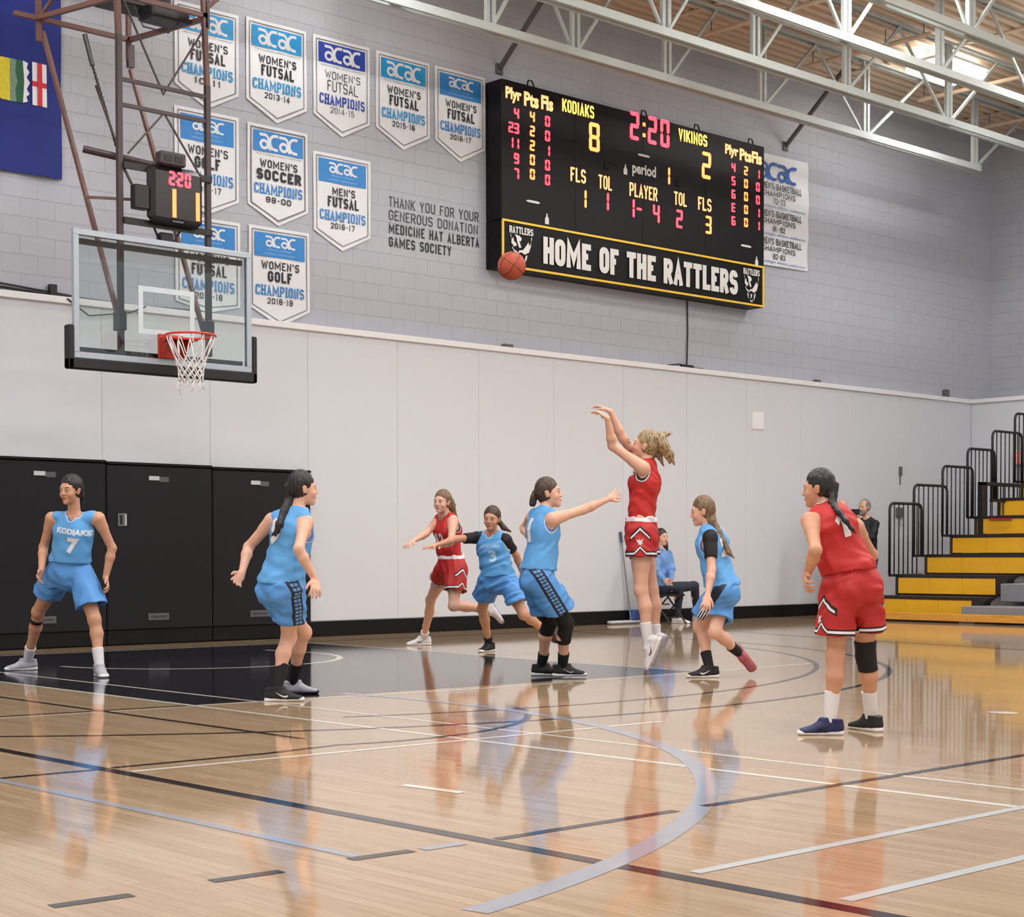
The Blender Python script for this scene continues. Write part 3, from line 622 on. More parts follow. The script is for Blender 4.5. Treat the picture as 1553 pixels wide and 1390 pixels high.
banner(2.66, 3.53, 4.87, 3.92, 3.71, ("WOMEN'S", 'GOLF', '2018-19'), 'b', "pennant banner reading WOMEN'S GOLF CHAMPIONS 2018-19, lowest right", True)
# tall rectangular banner behind the scoreboard
t = empty('banner', (12.6, YU-.02, 7.24)); tag(t, "tall white banner listing WOMEN'S BASKETBALL CHAMPIONS, right of the scoreboard", 'banner')
vs = []; fs = []
for j in range(17):
    for i in range(5): vs.append((11.862+1.468*i/4+(.012*math.sin(j*1.3) if i == 4 else 0), YU-.03-.012*math.sin(i*1.4+j*.35), 7.25-1.73*j/16+.03*i/4-.02))
for j in range(16):
    for i in range(4): a = j*5+i; fs.append((a, a+1, a+6, a+5))
n0 = len(vs); vs += [(v[0], YU-.012, v[2]) for v in vs]; fs += [tuple(k+n0 for k in reversed(f)) for f in fs]
mesh('cloth', vs, fs, BW, t, True)
ybb = YU-.048; MBL = mat('banner_mid_blue', rgb(44, 98, 176), .5)
acac(12.02, 13.05, 6.84, 7.12, ybb, MBL, t)
for k, yr in enumerate(('72-73', '81-82', '82-83')):
    z = 6.80-k*.43
    block('lettering', "WOMEN'S BASKETBALL", 11.97, 13.14, z-.1, z-.0, ybb, INK, t, .26, .2)
    block('lettering', 'CHAMPIONS', 12.13, 12.98, z-.21, z-.125, ybb, INK, t, .2, .3)
    block('lettering', yr, 12.42, 12.72, z-.32, z-.235, ybb, INK, t, .24, .25)
    word('small_lettering', 'alberta colleges athletic conference', 11.9, 13.24, z-.395, z-.345, ybb, MBL, t)
# donors' lettering
t = empty('wall_lettering', (4.76, YU, 5.5)); tag(t, 'black lettering on the grey wall thanking the donors', 'lettering')
DL = mat('dark_vinyl_letters', rgb(52, 50, 60), .5); DL2 = mat('black_vinyl_letters', rgb(20, 20, 24), .5)
for k, (s, x1, m_, bo) in enumerate((('THANK YOU FOR YOUR', 6.275, DL, -.004), ('GENEROUS DONATION', 6.26, DL, -.004), ('MEDICINE HAT ALBERTA', 6.285, DL2, .03), ('GAMES SOCIETY', 5.80, DL2, .03))):
    z = 5.5-k*.168
    block('lettering', s, 4.765, x1, z-.125, z, YU-.004, m_, t, .2 if bo < 0 else .31, .3)
# flag
t = empty('flag', (-.3, YU-.03, 6.9)); tag(t, 'dark blue provincial flag with a shield, hung at the left edge', 'flag')
FB = mat('flag_blue', rgb(14, 36, 122), .7, 0, .08, 2)
x0f, x1f, z0f, z1f = -.95, .27, 5.02, 7.45
def fy(x, z): return YU-.05-.014*math.sin((x-x0f)*11+z*.7)-.006*math.sin(z*5)
vs = []; fs = []
for j in range(25):
    for i in range(17): x = x0f+(x1f-x0f)*i/16; z = z1f+(z0f-z1f)*j/24; vs.append((x, fy(x, z), z))
for j in range(24):
    for i in range(16): a = j*17+i; fs.append((a, a+1, a+18, a+17))
n0 = len(vs); vs += [(v[0], v[1]+.006, v[2]) for v in vs]; fs += [tuple(k+n0 for k in reversed(f)) for f in fs]
mesh('cloth', vs, fs, FB, t, True)
def fpatch(pts, m, d=.004, name='shield_print'):
    q = [(x, fy(x, z)-d-.006, z) for x, z in pts]; mesh(name, q, [tuple(range(len(q)))], m, t)
FY_ = mat('flag_yellow', rgb(214, 196, 40), .6, 0, .25, 60); FG = mat('flag_green', rgb(30, 92, 60), .6, 0, .1); FS = mat('flag_sage', rgb(110, 140, 120), .6, 0, .3, 40); FR = mat('flag_red', rgb(205, 30, 50), .6)
zc_ = 5.975
fpatch([(-.56, zc_-.05), (-.5, zc_-.17), (-.42, zc_-.22), (-.32, zc_-.22), (-.32, zc_+.22), (-.42, zc_+.22), (-.5, zc_+.17), (-.56, zc_+.05)], FY_)
fpatch([(-.32, zc_-.225), (-.25, zc_-.22), (-.26, zc_-.1), (-.235, zc_), (-.26, zc_+.1), (-.25, zc_+.22), (-.32, zc_+.225)], FS)
fpatch([(-.25, zc_-.22), (-.18, zc_-.22), (-.17, zc_), (-.18, zc_+.22), (-.25, zc_+.22), (-.26, zc_+.1), (-.235, zc_), (-.26, zc_-.1)], FG)
fpatch([(-.18, zc_-.22), (-.13, zc_-.2), (-.145, zc_-.15), (-.11, zc_-.12), (-.14, zc_-.07), (-.105, zc_), (-.14, zc_+.05), (-.11, zc_+.11), (-.14, zc_+.15), (-.125, zc_+.2), (-.18, zc_+.22), (-.165, zc_)], BW)
fpatch([(-.08, zc_-.225), (.09, zc_-.225), (.09, zc_+.225), (-.08, zc_+.225)], BW)
fpatch([(-.022, zc_-.225), (.034, zc_-.225), (.034, zc_+.225), (-.022, zc_+.225)], FR, .007)
fpatch([(-.08, zc_-.028), (.09, zc_-.028), (.09, zc_+.028), (-.08, zc_+.028)], FR, .0075)

# ================================================================== BASKET
RUST = mat('brown_painted_tube', rgb(104, 70, 62), .45, 0, .1, 5); DKT = mat('dark_bronze_tube', rgb(60, 46, 46), .45, 0, .1, 5)
ALU = mat('aluminium_frame', rgb(170, 180, 188), .4, .3, .03); RIMM = mat('orange_red_rim', rgb(224, 58, 30), .4); NETM = mat('white_net_cord', rgb(236, 232, 230), .7)
CHAIN = mat('steel_chain', rgb(74, 72, 74), .4, .7)
hp = empty('basketball_hoop', (0, -1.17, 2.8)); tag(hp, 'glass basketball backboard hung from a brown steel frame, with orange rim and white net', 'basketball hoop')
bx0, bx1, bz0, bz1, by = -.96, .97, 2.80, 3.98, -1.17
fr = MB(); ft = .055
for a in ((bx0, bx1, bz1-ft, bz1), (bx0, bx1, bz0, bz0+ft), (bx0, bx0+ft, bz0+ft, bz1-ft), (bx1-ft, bx1, bz0+ft, bz1-ft)): fr.box(a[0], a[1], by, by+.05, a[2], a[3], b=.004)
fr.build('board_frame', ALU, hp)
gm = bpy.data.materials.new('board_glass'); gm.use_nodes = True; nt = gm.node_tree
nt.nodes.remove(nt.nodes['Principled BSDF']); out = nt.nodes['Material Output']
tr_ = nt.nodes.new('ShaderNodeBsdfTransparent'); tr_.inputs[0].default_value = (.91, .95, .95, 1); gl = nt.nodes.new('ShaderNodeBsdfGlossy'); gl.inputs['Roughness'].default_value = .02
fn = nt.nodes.new('ShaderNodeFresnel'); fn.inputs[0].default_value = 1.5; mxs = nt.nodes.new('ShaderNodeMixShader')
nz_ = nt.nodes.new('ShaderNodeTexNoise'); nz_.inputs['Scale'].default_value = 4; bpn = nt.nodes.new('ShaderNodeBump'); bpn.inputs['Strength'].default_value = .01
nt.links.new(nz_.outputs['Fac'], bpn.inputs['Height']); nt.links.new(bpn.outputs['Normal'], gl.inputs['Normal'])
nt.links.new(fn.outputs[0], mxs.inputs[0]); nt.links.new(tr_.outputs[0], mxs.inputs[1]); nt.links.new(gl.outputs[0], mxs.inputs[2]); nt.links.new(mxs.outputs[0], out.inputs['Surface'])
MB().box(bx0+ft, bx1-ft, by+.018, by+.03, bz0+ft, bz1-ft).build('glass_pane', gm, hp)
WPR = mat('white_glass_paint', rgb(196, 206, 212), .4)
sq = MB(); s0, s1, q0, q1 = -.29, .32, 3.08, 3.53
for a in ((s0, s1, q1-.05, q1), (s0, s1, q0, q0+.05), (s0, s0+.05, q0+.05, q1-.05), (s1-.05, s1, q0+.05, q1-.05)): sq.box(a[0], a[1], by+.013, by+.017, a[2], a[3])
sq.build('target_square', WPR, hp)
inn = MB()
for a in ((bx0+.06, bx1-.07, bz1-.125, bz1-.075), (bx0+.06, bx1-.07, bz0+.07, bz0+.11)): inn.box(a[0], a[1], by+.06, by+.1, a[2], a[3])
inn.build('back_channel', DKT, hp)
pd = MB(); pt = .06
pd.box(bx0-pt, bx1+pt, by-.01, by+.09, bz0-.10, bz0+.002, b=.012); pd.box(bx0-pt, bx0-.002, by-.01, by+.09, bz0-.1, bz0+.30, b=.012); pd.box(bx1+.002, bx1+pt, by-.01, by+.09, bz0-.1, bz0+.36, b=.012)
pd.build('edge_padding', mat('black_edge_foam', rgb(20, 20, 24), .6), hp)
# rim
rc = (0.035, by-.375, 3.05); rr_ = .232
rm = MB(); rm.tube([(rc[0]+rr_*math.cos(a), rc[1]+rr_*math.sin(a), rc[2]) for a in np.linspace(0, 2*PI, 40, endpoint=False)], .0105, 8, closed=True)
rm.build('rim', RIMM, hp, True)
bk = MB(); bk.box(rc[0]-.135, rc[0]+.135, by-.03, by-.002, 2.86, 3.09, b=.006)
bk.box(rc[0]-.12, rc[0]+.12, by-.17, by-.02, 3.035, 3.055, b=.004)
for s in (-1, 1):
    bk.prism([(rc[0]+s*.12, by-.03, 3.05), (rc[0]+s*.12, by-.03, 2.88), (rc[0]+s*.12, by-.10, 2.89), (rc[0]+s*.12, by-.2, 3.03)], (.006*s, 0, 0))
    bk.tube([(rc[0]+s*.11, by-.05, 3.0), (rc[0]+s*.16, by-.25, 3.035)], .009, 6)
bk.build('rim_bracket', mat('dark_orange_bracket', rgb(178, 42, 24), .45), hp)
nt_ = MB(); nn = 12; lv = [(3.045, .225), (2.97, .2), (2.88, .165), (2.81, .14), (2.76, .125), (2.71, .118), (2.67, .115), (2.62, .118)]
def np_(k, l, off): z, r = lv[l]; a = 2*PI*(k+off)/nn; return (rc[0]+r*math.cos(a), rc[1]+r*math.sin(a), z)
for k in range(nn):
    for s in (1, -1):
        pts = [np_(k, 0, 0)]; o_ = 0.
        for l in range(1, len(lv)): o_ += s*(.18 if l < 3 else .5); pts.append(np_(k, l, o_))
        nt_.tube(pts, .0052, 5)
for k in range(nn):
    x, y, z = np_(k, 7, .5); L_ = random.uniform(.04, .13)
    nt_.tube([(x, y, z), (x+random.uniform(-.02, .02), y, z-L_*.5), (x+random.uniform(-.03, .03), y+random.uniform(-.02, .02), z-L_)], .0035, 5)
nt_.build('net', NETM, hp, True)
# hanging frame
def tb(name, A, B, m=RUST, wd=.045): return MB().bar(A, B, wd, wd).build(name, m, hp)
yp = -.95; xl, xr = -.36, .61; zt_ = 6.26; yf_ = .17
tb('hanging_post', (xl, yp, 2.9), (xl, yp, 5.9), DKT, .05); tb('hanging_post', (xl, yp, 5.9), (xl-.06, yp, 7.6), RUST, .05)
tb('hanging_post', (xr, yp, 2.95), (xr, yp, 5.6), DKT, .05); tb('hanging_post', (xr, yp, 5.6), (xr-.07, yp, 7.2), RUST, .045)
for zc2 in (5.49, 5.25): tb('cross_bar', (xl, yp, zc2), (xr, yp, zc2), DKT, .035)
xm_ = (xl+xr)/2
tb('brace', (xm_, yp, 5.42), (xl+.02, yp, 6.3), DKT, .016); tb('brace', (xm_+.0, yp, 5.44), (xr-.03, yp, 6.15), DKT, .016)
tb('brace', (xm_, yp, 5.25), (xl+.09, yp, 4.8), DKT, .016); tb('brace', (xm_, yp, 5.25), (xr-.08, yp, 4.7), DKT, .016)
tb('top_frame_bar', (xl-.5, yf_, zt_), (.42, yf_, zt_)); tb('top_frame_bar', (.40, yf_, zt_), (xr, yp, zt_)); tb('top_frame_bar', (-.62, yf_, zt_), (xl, yp, zt_)); tb('top_frame_bar', (xl-.05, yp, zt_+.02), (xr, yp, zt_+.02))
tb('upper_post', (-.6, yf_, zt_-.22), (-.62, yf_, 7.9)); tb('upper_post', (.39, yf_, zt_-.22), (.39, yf_, 7.9)); tb('upper_post', (xr, yp, zt_-.1), (xr, yp, 7.9), DKT)
tb('diagonal_strut', (-.56, yf_, zt_-.12), (xl, yp+.06, 3.28), RUST, .038); tb('diagonal_strut', (.41, yf_, zt_-.3), (xr-.02, yp+.06, 3.2), RUST, .038)
for X in (xl, xr): MB().box(X-.04, X+.04, yp-.05, yp+.08, 3.12, 3.3, b=.008).build('strut_hinge', DKT, hp)
MB().bar((.41, yf_, zt_-.05), (.41, yf_, zt_-.28), .07, .05).build('chain_link_plate', DKT, hp)
tb('upper_brace', (xr, yp, zt_+.1), (xr+.5, yp-.3, 6.9), RUST, .04); tb('upper_brace', (xl, yp, zt_), (xr, yp, 7.3), RUST, .02); tb('upper_brace', (-.6, yf_, zt_), (xl, yp, 7.1), RUST, .03)
MB().tube([(-.55, yp+.35, 4.86), (xl+.42, yp+.04, 4.74)], .035, 10).build('cross_tube', DKT, hp)
tb('cross_bar', (-.5, yp+.4, 4.42), (xl+.33, yp+.05, 4.4), RUST, .025); tb('brace', (-.38, -.55, 5.5), (xl, yp+.03, 4.85), DKT, .018)
tb('brace', (xl+.02, yp, 4.7), (xl+.2, yp, 4.4), DKT, .02)
MB().tube([(-.36, -.3, 6.05), (-.3, -.34, 5.75)], .024, 8).build('turnbuckle', CHAIN, hp)
ch = MB(); A = Vector((-.30, -.34, 5.75)); B = Vector((xl-.02, yp+.02, 4.85))
for k in range(34):
    c = A.lerp(B, (k+.5)/34); d = (B-A).normalized()*.021; s = Vector((.012, 0, 0)) if k % 2 else Vector((0, .012, 0))
    ch.tube([c-d, c-d*.5+s, c+d*.5+s, c+d, c+d*.5-s, c-d*.5-s], .0055, 5, closed=True)
o = ch.build('chain', CHAIN, hp)
mo = MB(); mo.box(-.28, .42, -.62, -.3, 6.33, 6.5, b=.02); mo.box(.1, .52, -.8, -.5, 6.22, 6.36, b=.02); mo.box(-.2, .1, -.75, -.45, 6.45, 6.62, b=.02)
mo.tube([(.0, -.6, 6.35), (.05, -.7, 6.12), (.3, -.75, 6.1), (.45, -.75, 6.25)], .008, 6).build('winch_motor', mat('black_motor', rgb(36, 34, 36), .5), hp)
MB().box(.06, .2, yp-.04, yp+.06, 3.97, 4.1, b=.01).tube([(.0, yp, 4.15), (.08, yp, 3.98)], .012, 5).tube([(.3, yp, 4.15), (.2, yp, 3.98)], .012, 5).build('height_adjuster', BLACK, hp)

# shot clock on brackets in front of the posts
sc_ = empty('shot_clock', (.15, -1.05, 4.15)); tag(sc_, 'black shot clock showing 2:20 over 11 above the backboard', 'shot clock')
cx0, cx1, cz0, cz1, cy_ = -.12, .485, 4.16, 4.72, -1.1
MB().box(cx0, cx1, cy_, cy_+.13, cz0, cz1, b=.06).build('clock_case', mat('clock_black', rgb(26, 20, 22), .25), sc_)
MB().box(.0, .28, cy_+.0, cy_+.12, cz1+.005, cz1+.135, b=.015).build('horn_box', mat('horn_grey', rgb(60, 52, 56), .5), sc_)
for xx in (.035, .15): MB().box(xx, xx+.09, cy_-.006, cy_, cz1+.04, cz1+.1).build('horn_grille', BLACK, sc_)
MB().box(-.27, cx0+.005, cy_+.02, cy_+.12, 4.27, 4.5, b=.01).build('side_box', BLACK, sc_)
for z in (cz0+.0, cz1-.04): MB().bar((-.34, cy_+.12, z), (.63, cy_+.12, z), .04, .06).build('clock_bracket', BLACK, sc_)
yc = cy_-.005
for ch_, x in (('2', .115), ('2', .205), ('0', .29)): digit(ch_, x, cz1-.12, .135, RED, sc_, yc, .5, .17)
MB().box(.155, .17, yc, yc+.005, cz1-.1, cz1-.085).box(.155, .17, yc, yc+.005, cz1-.155, cz1-.14).build('colon', RED, sc_)
for x in (.14, .40): MB().box(x-.02, x+.02, yc, yc+.005, cz0+.07, cz1-.22).build('digit', mat('led_orange', (1, .15, .04, 1), .5, 0, 0, emit=3.2), sc_)
MB().box(.12, .24, yc, yc+.005, cz0+.025, cz0+.04).build('maker_print', LBG, sc_)

# ball in flight
bl = bpy.data.meshes.new('ball'); bm = bmesh.new(); bmesh.ops.create_uvsphere(bm, u_segments=40, v_segments=24, radius=.12); bm.to_mesh(bl); bm.free()
ob = empty('basketball', atdepth(776, 403, 14.2)); tag(ob, 'orange basketball in the air before the lower left corner of the scoreboard', 'ball')
bo = bpy.data.objects.new('skin', bl); bl.materials.append(mat('orange_ball_rubber', rgb(176, 78, 52), .6, 0, .08, 10, .3, 300)); bl.polygons.foreach_set('use_smooth', [True]*len(bl.polygons)); COL.objects.link(bo); bo.parent = ob; bo.rotation_euler = (.5, .4, .2)
sm = MB(); R_ = .1203; T_ = np.linspace(0, 2*PI, 40, endpoint=False)
sm.tube([(R_*math.cos(a), R_*math.sin(a), 0) for a in T_], .0022, 5, closed=True); sm.tube([(R_*math.cos(a), 0, R_*math.sin(a)) for a in T_], .0022, 5, closed=True)
for s in (-1, 1): sm.tube([(s*(.055+.018*math.cos(2*a)), R_*math.cos(a)*math.sqrt(max(0, 1-(.055+.018*math.cos(2*a))**2/R_**2)), R_*math.sin(a)*math.sqrt(max(0, 1-(.055+.018*math.cos(2*a))**2/R_**2))) for a in T_], .0022, 5, closed=True)
so = sm.build('seam', mat('dark_seam', rgb(50, 26, 20), .7)); so.parent = ob; so.rotation_euler = (.5, .4, .2)

# ================================================================== BLEACHER
YEL_ = mat('yellow_bleacher_panel', rgb(250, 184, 36), .35, 0, .1, 2.0, 0, stretch=(1, .6, 1)); GRD = mat('grey_deck', rgb(120, 116, 114), .5); GST = mat('grey_step', rgb(128, 130, 136), .5)
WOOD = mat('varnished_pine', rgb(212, 152, 62), .4, 0, .18, 3.0, stretch=(1, .8, 9)); BRN = mat('dark_brown_plastic', rgb(42, 30, 30), .45)
YE, YA, YN = -.3, -1.98, -12.0
bl_ = empty('bleacher', (12.2, YE, 0)); tag(bl_, 'yellow telescopic bleacher rising to the right wall', 'bleacher')
y = YE+.0
for k in range(6):
    MB().box(12.28, 12.34, y-1.9*(k+1)+.004, y-1.9*k, .03, .135, b=.004).build('base_board', WOOD, bl_)
for k in range(14): MB().box(12.4, 12.5, y-.85*k-.25, y-.85*k, 0, .03).build('wheel_block', BRN if k % 2 else GST, bl_)
for k in range(7):
    xf = 12.76+.715*k; z0 = .06+.31*k; z1 = z0+.255
    if k == 1: xf = 13.4
    yend = YA if k < 2 else YN
    pan = 0.62; yy = YE
    if k < 7:
        n = max(1, round((YE-yend)/pan)); st = (YE-yend)/n
        n = min(n, 14)
        for j in range(n): MB().box(xf, xf+.03, YE-st*(j+1)+.003, YE-st*j-.001, z0+.015, z1, b=.003).build('seat_panel', YEL_, bl_)
    MB().box(xf-.012, xf+.27, yend, YE+.01, z1+.002, z1+.05, b=.005).build('seat_top', BRN, bl_)
    MB().box(xf+.04, xf+.1, yend, YE-.05, z0-.02, z0+.012).build('seat_lip', BRN, bl_)
    MB().box(xf+.05, xf+.76, YN, YE-.01, z0-.03, z0+.0).build('deck', GRD, bl_)
    MB().box(xf+.06, xf+.1, YN, YE-.01, max(0, z0-.3), z0-.03).build('riser', GRD, bl_)
    MB().box(xf-.01, xf+.3, YE+.012, YE+.05, z0-.02, z1+.03, b=.01).build('end_cap', BRN, bl_)
    if k < 2:
        MB().prism([(xf, YA-.003, z0), (xf, YA-.003, z1+.05), (xf, YA-.3, z1+.05), (xf, YA-.2, z1-.02), (xf, YA-.14, z0+.05)], (.2, 0, 0)).build('seat_bracket', BRN, bl_)
# aisle steps
for (xa, xb2, ya, yb2, za, zb2) in ((12.36, 12.95, -6.5, -2.06, .12, .245), (13.0, 13.7, -6.5, -2.3, .30, .56)):
    MB().box(xa, xb2, ya, yb2, za, zb2, b=.01).build('aisle_step', GST, bl_)
MB().box(12.36, 12.9, -2.0, YE-.02, .0, .055).build('carriage', BRN, bl_)
# end rails
XR_ = [(13.21, 14.07, .66, 1.77), (13.88, 14.81, .96, 2.07), (14.66, 15.54, 1.28, 2.39), (15.4, 16.22, 1.58, 2.70), (16.13, 17.05, 1.88, 3.02), (16.85, 17.8, 2.2, 3.35)]
for k, (xa, xb2, za, zb2) in enumerate(XR_):
    g = empty('guard_rail', (0, 0, 0), bl_); g.location = -Vector(bl_.location); yk = YE+.03+.012*(k % 2)
    r0 = .1
    pts = [(xa, yk, za)]+[(xa+r0-r0*math.cos(a), yk, zb2-r0+r0*math.sin(a)) for a in np.linspace(0, PI/2, 5)]+[(xb2-r0+r0*math.sin(a), yk, zb2-r0+r0*math.cos(a)) for a in np.linspace(0, PI/2, 5)]+[(xb2, yk, za+.3)]
    MB().tube(pts, .022, 8).build('rail_frame', BLACK, g, True)
    nb = 6
    for j in range(1, nb+1):
        x = xa+(xb2-xa)*j/(nb+1); MB().tube([(x, yk, za), (x, yk, zb2)], .012, 6).build('baluster', BLACK, g, True)
    MB().box(xa, xb2, yk-.015, yk+.015, za-.02, za+.02).build('bottom_rail', BLACK, g)
# upper platform rail
g = empty('platform_rail', (0, 0, 0), bl_); g.location = -Vector(bl_.location)
xq = 15.6
MB().box(xq, xq+.12, YE-.12, YE-.02, 1.3, 2.16, b=.005).build('platform_post', BLACK, g)
MB().box(xq, xq+2.4, YE-.12, YE-.04, 2.1, 2.16, b=.005).build('platform_beam', BLACK, g)
for j in range(9): MB().tube([(xq+.35+.17*j, YE-.08, 1.5), (xq+.35+.17*j, YE-.08, 2.1)], .012, 6).build('baluster', BLACK, g)
MB().box(xq+.3, xq+1.9, YE-.1, YE-.06, 1.84, 1.88).build('mid_rail', BLACK, g)
for k, (ya, yb2) in enumerate(((-.95, -.55), (-1.75, -1.6))):
    MB().box(15.59-.014, 15.602, ya, yb2, 1.535, 1.56).build('seat_marker', FR, bl_)
# exit sign
q = np.array([17.97, .34, 2.66]); t = empty('exit_sign', (17.98, .3, 2.6)); tag(t, 'white and red EXIT sign on the right wall behind the rails', 'exit sign')
MB().box(17.93, 17.998, -.12, .42, 2.55, 2.8, b=.01).build('sign_case', WHITE, t)
V, F = text_geo('EXIT', .03)
mesh('exit_lettering', [(17.926, .38-a*.46, 2.58+b_*.19) for a, b_ in V], F, mat('exit_red', (1, .12, .08, 1), .5, 0, 0, emit=.9), t)
for (x, z, w_, h_, lab) in ((15.66, 1.62, .2, .16, 'small dark socket box on the wall behind the rails'), (15.75, 2.32, .05, .16, 'small grey sensor on the wall behind the rails')):
    t = MB().box(x, x+w_, YW-.05, YW, z, z+h_, b=.008).tube([(x+w_/2, YW-.02, z), (x+w_/2, YW-.02, z-.15)], .01, 5)
    tag(t.build('wall_box', DKS), lab, 'box')
# ================================================================== PEOPLE: implicit bodies meshed as one continuous skin
def nrm(v): v = np.asarray(v, float); return v/(np.linalg.norm(v)+1e-12)
UP = np.array([0, 0, 1.])
FH = nrm([FF[0], FF[1], 0]); RH = np.cross(FH, UP)      # horizontal forward / right of the viewer
def yawdir(a): a = math.radians(a); return -FH*math.cos(a)+RH*math.sin(a)   # 0 = facing the viewer, 90 = facing picture right
class Pr:
    """tapered rounded limb with elliptical section: A..B, side half widths a0,a1, front half widths b0,b1"""
    __slots__ = ('A', 'B', 'a', 'b', 'side', 'k', 'op', 'cap', 'clip')
    def __init__(s, A, B, a, b=None, side=None, k=.02, op='u', cap=None, clip=None):
        s.A = np.asarray(A, float); s.B = np.asarray(B, float)
        s.a = (a, a) if np.isscalar(a) else a; b = s.a if b is None else b; s.b = (b, b) if np.isscalar(b) else b
        s.side = side; s.k = k; s.op = op; s.cap = cap; s.clip = clip
    def bbox(s, ex):
        r = max(max(s.a), max(s.b), s.cap or 0)+ex; return np.minimum(s.A, s.B)-r, np.maximum(s.A, s.B)+r
    def dist(s, P):
        ab = s.B-s.A; L2 = ab@ab
        if L2 > 1e-10: ax = ab/math.sqrt(L2); t = np.clip(((P-s.A)@ab)/L2, 0, 1)
        else: ax = UP; t = np.zeros(P.shape[:-1])
        sd = np.array([1., 0, 0]) if s.side is None else np.asarray(s.side, float)
        sd = sd-ax*(sd@ax)
        if np.linalg.norm(sd) < 1e-3: sd = np.cross(ax, [0.3, 1, .2])
        sd = nrm(sd); fr = np.cross(ax, sd)
        D = P-(s.A+t[..., None]*ab)
        ra = s.a[0]+(s.a[1]-s.a[0])*t; rb = s.b[0]+(s.b[1]-s.b[0])*t; rc = (ra+rb)/2 if s.cap is None else s.cap
        q = np.sqrt(((D@sd)/ra)**2+((D@fr)/rb)**2+((D@ax)/rc)**2)
        d = (q-1)*np.minimum(ra, rb)
        if s.clip is not None:
            for (c, n) in s.clip: d = np.maximum(d, (P-c)@n)
        return d
def sdf_mesh(prims, h, wrinkle=None):
    solid = [p for p in prims if p.op == 'u']
    lo = np.min([p.bbox(h*3)[0] for p in solid], 0); hi = np.max([p.bbox(h*3)[1] for p in solid], 0)
    n = np.ceil((hi-lo)/h).astype(int)+1; F = np.full(n, .5, np.float32)
    for p in prims:
        b0, b1 = p.bbox(p.k+h*3); i0 = np.clip(np.floor((b0-lo)/h).astype(int), 0, n-1); i1 = np.clip(np.ceil((b1-lo)/h).astype(int)+1, 1, n)
        if (i1 <= i0).any(): continue
        ax = [lo[k]+h*np.arange(i0[k], i1[k]) for k in range(3)]
        G = np.stack(np.meshgrid(*ax, indexing='ij'), -1)
        d = p.dist(G); S = F[i0[0]:i1[0], i0[1]:i1[1], i0[2]:i1[2]]
        if p.op == 'u':
            if wrinkle is not None: d = d+wrinkle(G)
            k = p.k; m = np.clip(.5+.5*(S-d)/k, 0, 1); S[...] = S*(1-m)+d*m-k*m*(1-m)
        else:
            k = max(p.k, 1e-4) if p.op == 's' else 1e-4; e = -d; m = np.clip(.5-.5*(S-e)/k, 0, 1); S[...] = S*(1-m)+e*m+k*m*(1-m)
    ins = F < 0; c = [ins[a:n[0]-1+a, b:n[1]-1+b, cc:n[2]-1+cc] for a in (0, 1) for b in (0, 1) for cc in (0, 1)]
    sm = sum(x.astype(np.int8) for x in c); act = (sm > 0) & (sm < 8); I = np.argwhere(act); idx = np.full(act.shape, -1, np.int64); idx[act] = np.arange(len(I))
    off = np.array([(a, b, cc) for a in (0, 1) for b in (0, 1) for cc in (0, 1)])
    val = np.stack([F[I[:, 0]+o[0], I[:, 1]+o[1], I[:, 2]+o[2]] for o in off], 1).astype(float)
    acc = np.zeros((len(I), 3)); cnt = np.zeros(len(I))
    for e0 in range(8):
        for e1 in range(e0+1, 8):
            if np.abs(off[e0]-off[e1]).sum() != 1: continue
            a, b = val[:, e0], val[:, e1]; m = (a < 0) != (b < 0); t = np.where(m, a/np.where(m, a-b, 1), 0)
            acc += m[:, None]*(off[e0]+(off[e1]-off[e0])*t[:, None]); cnt += m
    V = lo+h*(I+acc/cnt[:, None]); Q = []
    for ax_ in range(3):
        s0 = [slice(None)]*3; s1 = [slice(None)]*3; s0[ax_] = slice(0, -1); s1[ax_] = slice(1, None)
        a, b = ins[tuple(s0)], ins[tuple(s1)]; E_ = np.argwhere(a != b); flip = a[tuple(E_.T)]
        u, v = (ax_+1) % 3, (ax_+2) % 3; ok = (E_[:, u] > 0) & (E_[:, v] > 0) & (E_[:, u] < act.shape[u]) & (E_[:, v] < act.shape[v]) & (E_[:, ax_] < act.shape[ax_])
        E_ = E_[ok]; flip = flip[ok]
        du = np.zeros(3, int); du[u] = 1; dv = np.zeros(3, int); dv[v] = 1
        q = np.stack([idx[tuple((E_-du-dv).T)], idx[tuple((E_-dv).T)], idx[tuple(E_.T)], idx[tuple((E_-du).T)]], 1)
        q[~flip] = q[~flip][:, ::-1]; Q.append(q)
    Q = np.concatenate(Q); Q = Q[(Q >= 0).all(1)]
    return V, Q
def qmesh(name, V, Q, mats, parent, attrs=None, org=(0, 0, 0)):
    me = bpy.data.meshes.new(name); me.vertices.add(len(V)); me.vertices.foreach_set('co', (V-np.asarray(org)).astype(np.float32).ravel())
    me.loops.add(Q.size); me.loops.foreach_set('vertex_index', Q.astype(np.int32).ravel()); me.polygons.add(len(Q))
    me.polygons.foreach_set('loop_start', np.arange(0, Q.size, 4, dtype=np.int32))
    me.polygons.foreach_set('use_smooth', np.ones(len(Q), bool)); me.update(calc_edges=True); me.validate()
    for k, A in (attrs or {}).items():
        at = me.attributes.new(k, 'FLOAT_VECTOR', 'POINT'); at.data.foreach_set('vector', A.astype(np.float32).ravel())
    for m in (mats if isinstance(mats, (list, tuple)) else [mats]): me.materials.append(m)
    o = bpy.data.objects.new(name, me); COL.objects.link(o); o.parent = parent
    return o
